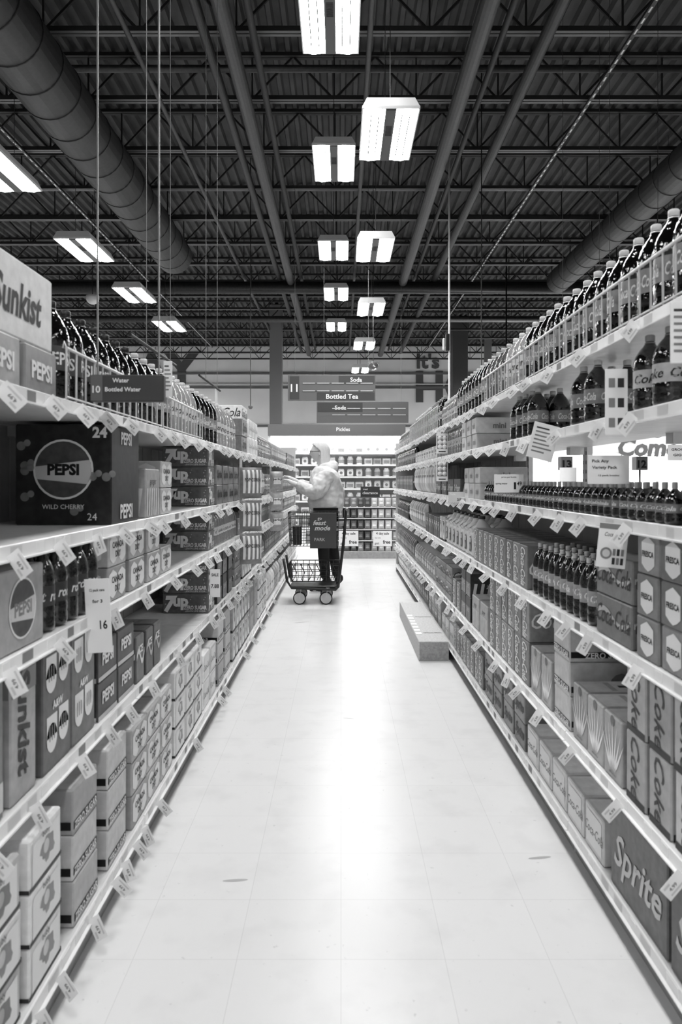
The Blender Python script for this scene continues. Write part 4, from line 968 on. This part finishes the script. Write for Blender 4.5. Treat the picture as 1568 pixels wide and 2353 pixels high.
def tub(name, shape):
    b = MB()
    if shape == 0: b.box((0, 0, .09), (.15, .12, .16), gm(.9), bev=.03, seg=2); b.disc((0, -.0615, .09), (1, 0, 0), (0, 0, 1), .035, MIDP, 14); b.box((0, 0, .175), (.13, .1, .02), gm(.75), bev=.005)
    if shape == 1: b.lathe([(.06, 0), (.072, .02), (.072, .15), (.05, .18), (.05, .2)], gm(.85), n=16); b.lathe([(.0725, .04), (.0725, .12)], gm(.6), n=16, cap=False)
    if shape == 2: b.box((0, 0, .08), (.19, .1, .15), gm(.8), bev=.015, seg=2); b.rect((-.07, -.051, .03), (.14, 0, 0), (0, 0, .08), gm(.55)); b.box((0, 0, .16), (.1, .06, .012), gm(.4))
    return b.mesh(name)
tubs = [tub('food_tub', 0), tub('pickle_jar', 1), tub('meat_pack', 2)]; nm = ['food_tub', 'pickle_jar', 'meat_pack']
dd = ['white rounded tub with a grey spot', 'pale round jar with a grey band', 'pale flat pack with a grey panel']
rnd = random.Random(2)
for li, z in enumerate(levs):
    x = x0+.2; 
    while x < x1-.18:
        k = (li+int((x-x0)*1.3)) % 3; lab = dd[k]+' in the far cold case, shelf row %s' % ('lowest', 'second up', 'third up', 'fourth up', 'fifth up', 'sixth up', 'topmost')[li]
        tag(link(nm[k], tubs[k], None, (x, 17.36, z), 0), lab, 'food pack', lab); x += .215
t = thing('promotion_bin', 'waist-high dark promotion stand in front of the cold case', 'display stand', (.48, 13.2, 0))
BD = M('bin_dark', .4, .5)
b = MB(); b.box((0, .35, .55), (1.22, .04, 1.1), BD); b.box((-.6, .15, .55), (.03, .44, 1.1), BD); b.box((.6, .15, .55), (.03, .44, 1.1), BD); b.box((0, .15, .06), (1.2, .44, .12), KICK); b.build('body', t)
for z in (.13, .33, .53, .73, .93):
    b = MB(); b.box((0, .14, z-.01), (1.17, .4, .02), LITEP); b.build('shelf', t)
pk = [bag('snack_pouch', .11, .16, .06, g_, w_) for g_, w_ in ((.75, 'mix'), (.35, 'jerky'), (.55, 'trail'))]
for li, z in enumerate((.13, .33, .53, .73, .93)):
    for i in range(9):
        k = 0 if i > 4 else (1 if (i+li) % 3 else 2); o = link('snack_pouch', pk[k], None, (.48-.5+i*.125, 13.155, z+.0015), -PI/2)
        lab = ('pale', 'dark', 'mid grey')[k]+' small pouch standing on the promotion stand, tier %s' % ('lowest', 'second', 'middle', 'fourth', 'top')[li]; tag(o, lab, 'pouch', lab)
for i, (a, c, t_) in enumerate(((778, 823, 'left'), (857, 900, 'right'))):
    sheet('sale_sign', a, 1220, c, 1255, 1, dr_text([('4 day sale', 0, .16, .22, DARKP, .7), ('free', .22, .72, .34, DARKP, .4), ('buy one', -.25, .45, .1, MIDP, .3), ('get', -.3, .8, .22, MIDP, .25)]), 'white sale sign hung on the promotion stand, the %s one' % t_, Y=13.137)
sheet('clearance_sign', 828, 1118, 872, 1142, 1, dr_text([('clearance', 0, .6, .35, LITEP, .8), ('red', -.25, .25, .2, LITEP, .3)]), 'dark clearance sign standing over the promotion stand', Y=13.3, g=DARKP)
# ------------------------------------------------ checkouts seen through the right shelves
def lane(px, Y, num, label):
    x = (px-783)*Y/F; t = thing('checkout_counter', label, 'counter', (x, Y, 0))
    b = MB(); b.box((0, 1.2, .42), (.8, 2.6, .84), CF, bev=.01); b.box((0, 1.2, .87), (.9, 2.7, .05), LITEP, bev=.01); b.build('counter_body', t)
    b = MB(); b.box((.1, .9, 1.0), (.35, .5, .2), DARKP, bev=.02); b.box((.1, .4, 1.12), (.3, .03, .22), BLACK, bev=.005); b.build('register', t)
    b = MB(); b.tube([(-.2, .5, .9), (-.2, .5, 1.75)], .03, CF, n=10); pl = b.build('lane_pole', t)
    b = MB(); b.box((-.2, .5, 1.95), (.36, .36, .42), SIGN2, bev=.01); b.text(num, (-.2, .318, 1.93), (1, 0, 0), (0, 0, 1), .32, BLACK, bold=.04, width=.28); b.build('lane_light', pl)
for px, num, t_ in ((1130, '14', 'left'), (1325, '13', 'middle'), (1500, '12', 'right')): lane(px, 22.5, num, 'checkout counter with a numbered lane light, the %s one seen through the right shelves' % t_)
p = at(1163, 1025, 19); t = thing('hung_monitor', 'flat framed picture screen hung from a black pole beyond the right shelves', 'monitor', p)
b = MB(); b.box((0, 0, 0), (.74, .04, .44), BLACK, bev=.005); b.build('frame', t)
b = MB(); b.rect((-.34, -.022, -.19), (.68, 0, 0), (0, 0, .38), LITEP); b.disc((-.2, -.023, -.06), (1, 0, 0), (0, 0, 1), .1, DARKP, 16); b.poly([(-.3, -.0235, .02), (-.1, -.0235, -.02), (.1, -.0235, -.17), (-.3, -.0235, -.17)], MIDP); b.build('screen', t)
b = MB(); b.tube([(0, 0, .22), (0, 0, ZD+.02-p.z)], .02, BLACK, n=8); b.build('pole', t)
sheet('hung_board', 1534, 1022, 1620, 1058, 1, dr_text([('GROCERIES', -.1, .3, .22, BLACK, .6), ('GIGGLES', -.1, .65, .22, BLACK, .5)]), 'white framed board with spaced dark capitals at the right edge', Y=14)
# low bargain table beyond the right shelves, with a lampshade
t = thing('table_lamp', 'white drum lampshade on a stand seen left of the thirteen lane light', 'lamp', at(1305, 1135, 18))
b = MB(); b.lathe([(.2, .28), (.2, .65)], M('shade_white', .97, .6), n=24, cap=False); b.build('lamp_shade', t)
b = MB(); b.tube([(0, 0, -.1), (0, 0, .4)], .02, MIDP); b.lathe([(.12, -.12), (.12, -.1)], MIDP, n=20); b.build('base', t)
b = MB(); z_ = at(1305, 1135, 18).z-.12; b.box((5.6, 18, z_-.03), (4.2, 1.0, .06), LITEP, bev=.01)
for x in (3.7, 7.5):
    for y in (17.6, 18.4): b.box((x, y, (z_-.06)/2), (.06, .06, z_-.06), KICK)
tag(b.build('display_table'), 'long pale display table beyond the right shelves carrying the white lampshade', 'table')

# ------------------------------------------------ scuffs on the floor
def scuff(px, py, L, ang, label):
    Y = 1.4*F/(py-1105); x = (px-783)*Y/F; b = MB(); b.disc((0, 0, 0), (1, 0, 0), (0, 1, 0), L/2, M('scuff', .68, .4), 12, ry=.18); o = b.build('scuff_mark', loc=(x, Y, .0006), rz=ang); tag(o, label, 'scuff')
scuff(1240, 1971, .09, .15, 'dark rubbed scuff on the white floor at the right'); scuff(800, 1651, .07, -.3, 'small scuff on the floor left of the lamp reflection, middle distance')
scuff(693, 1430, .16, .4, 'pale streak on the floor before the cart'); scuff(540, 2023, .09, .1, 'faint scuff on the floor at the left')
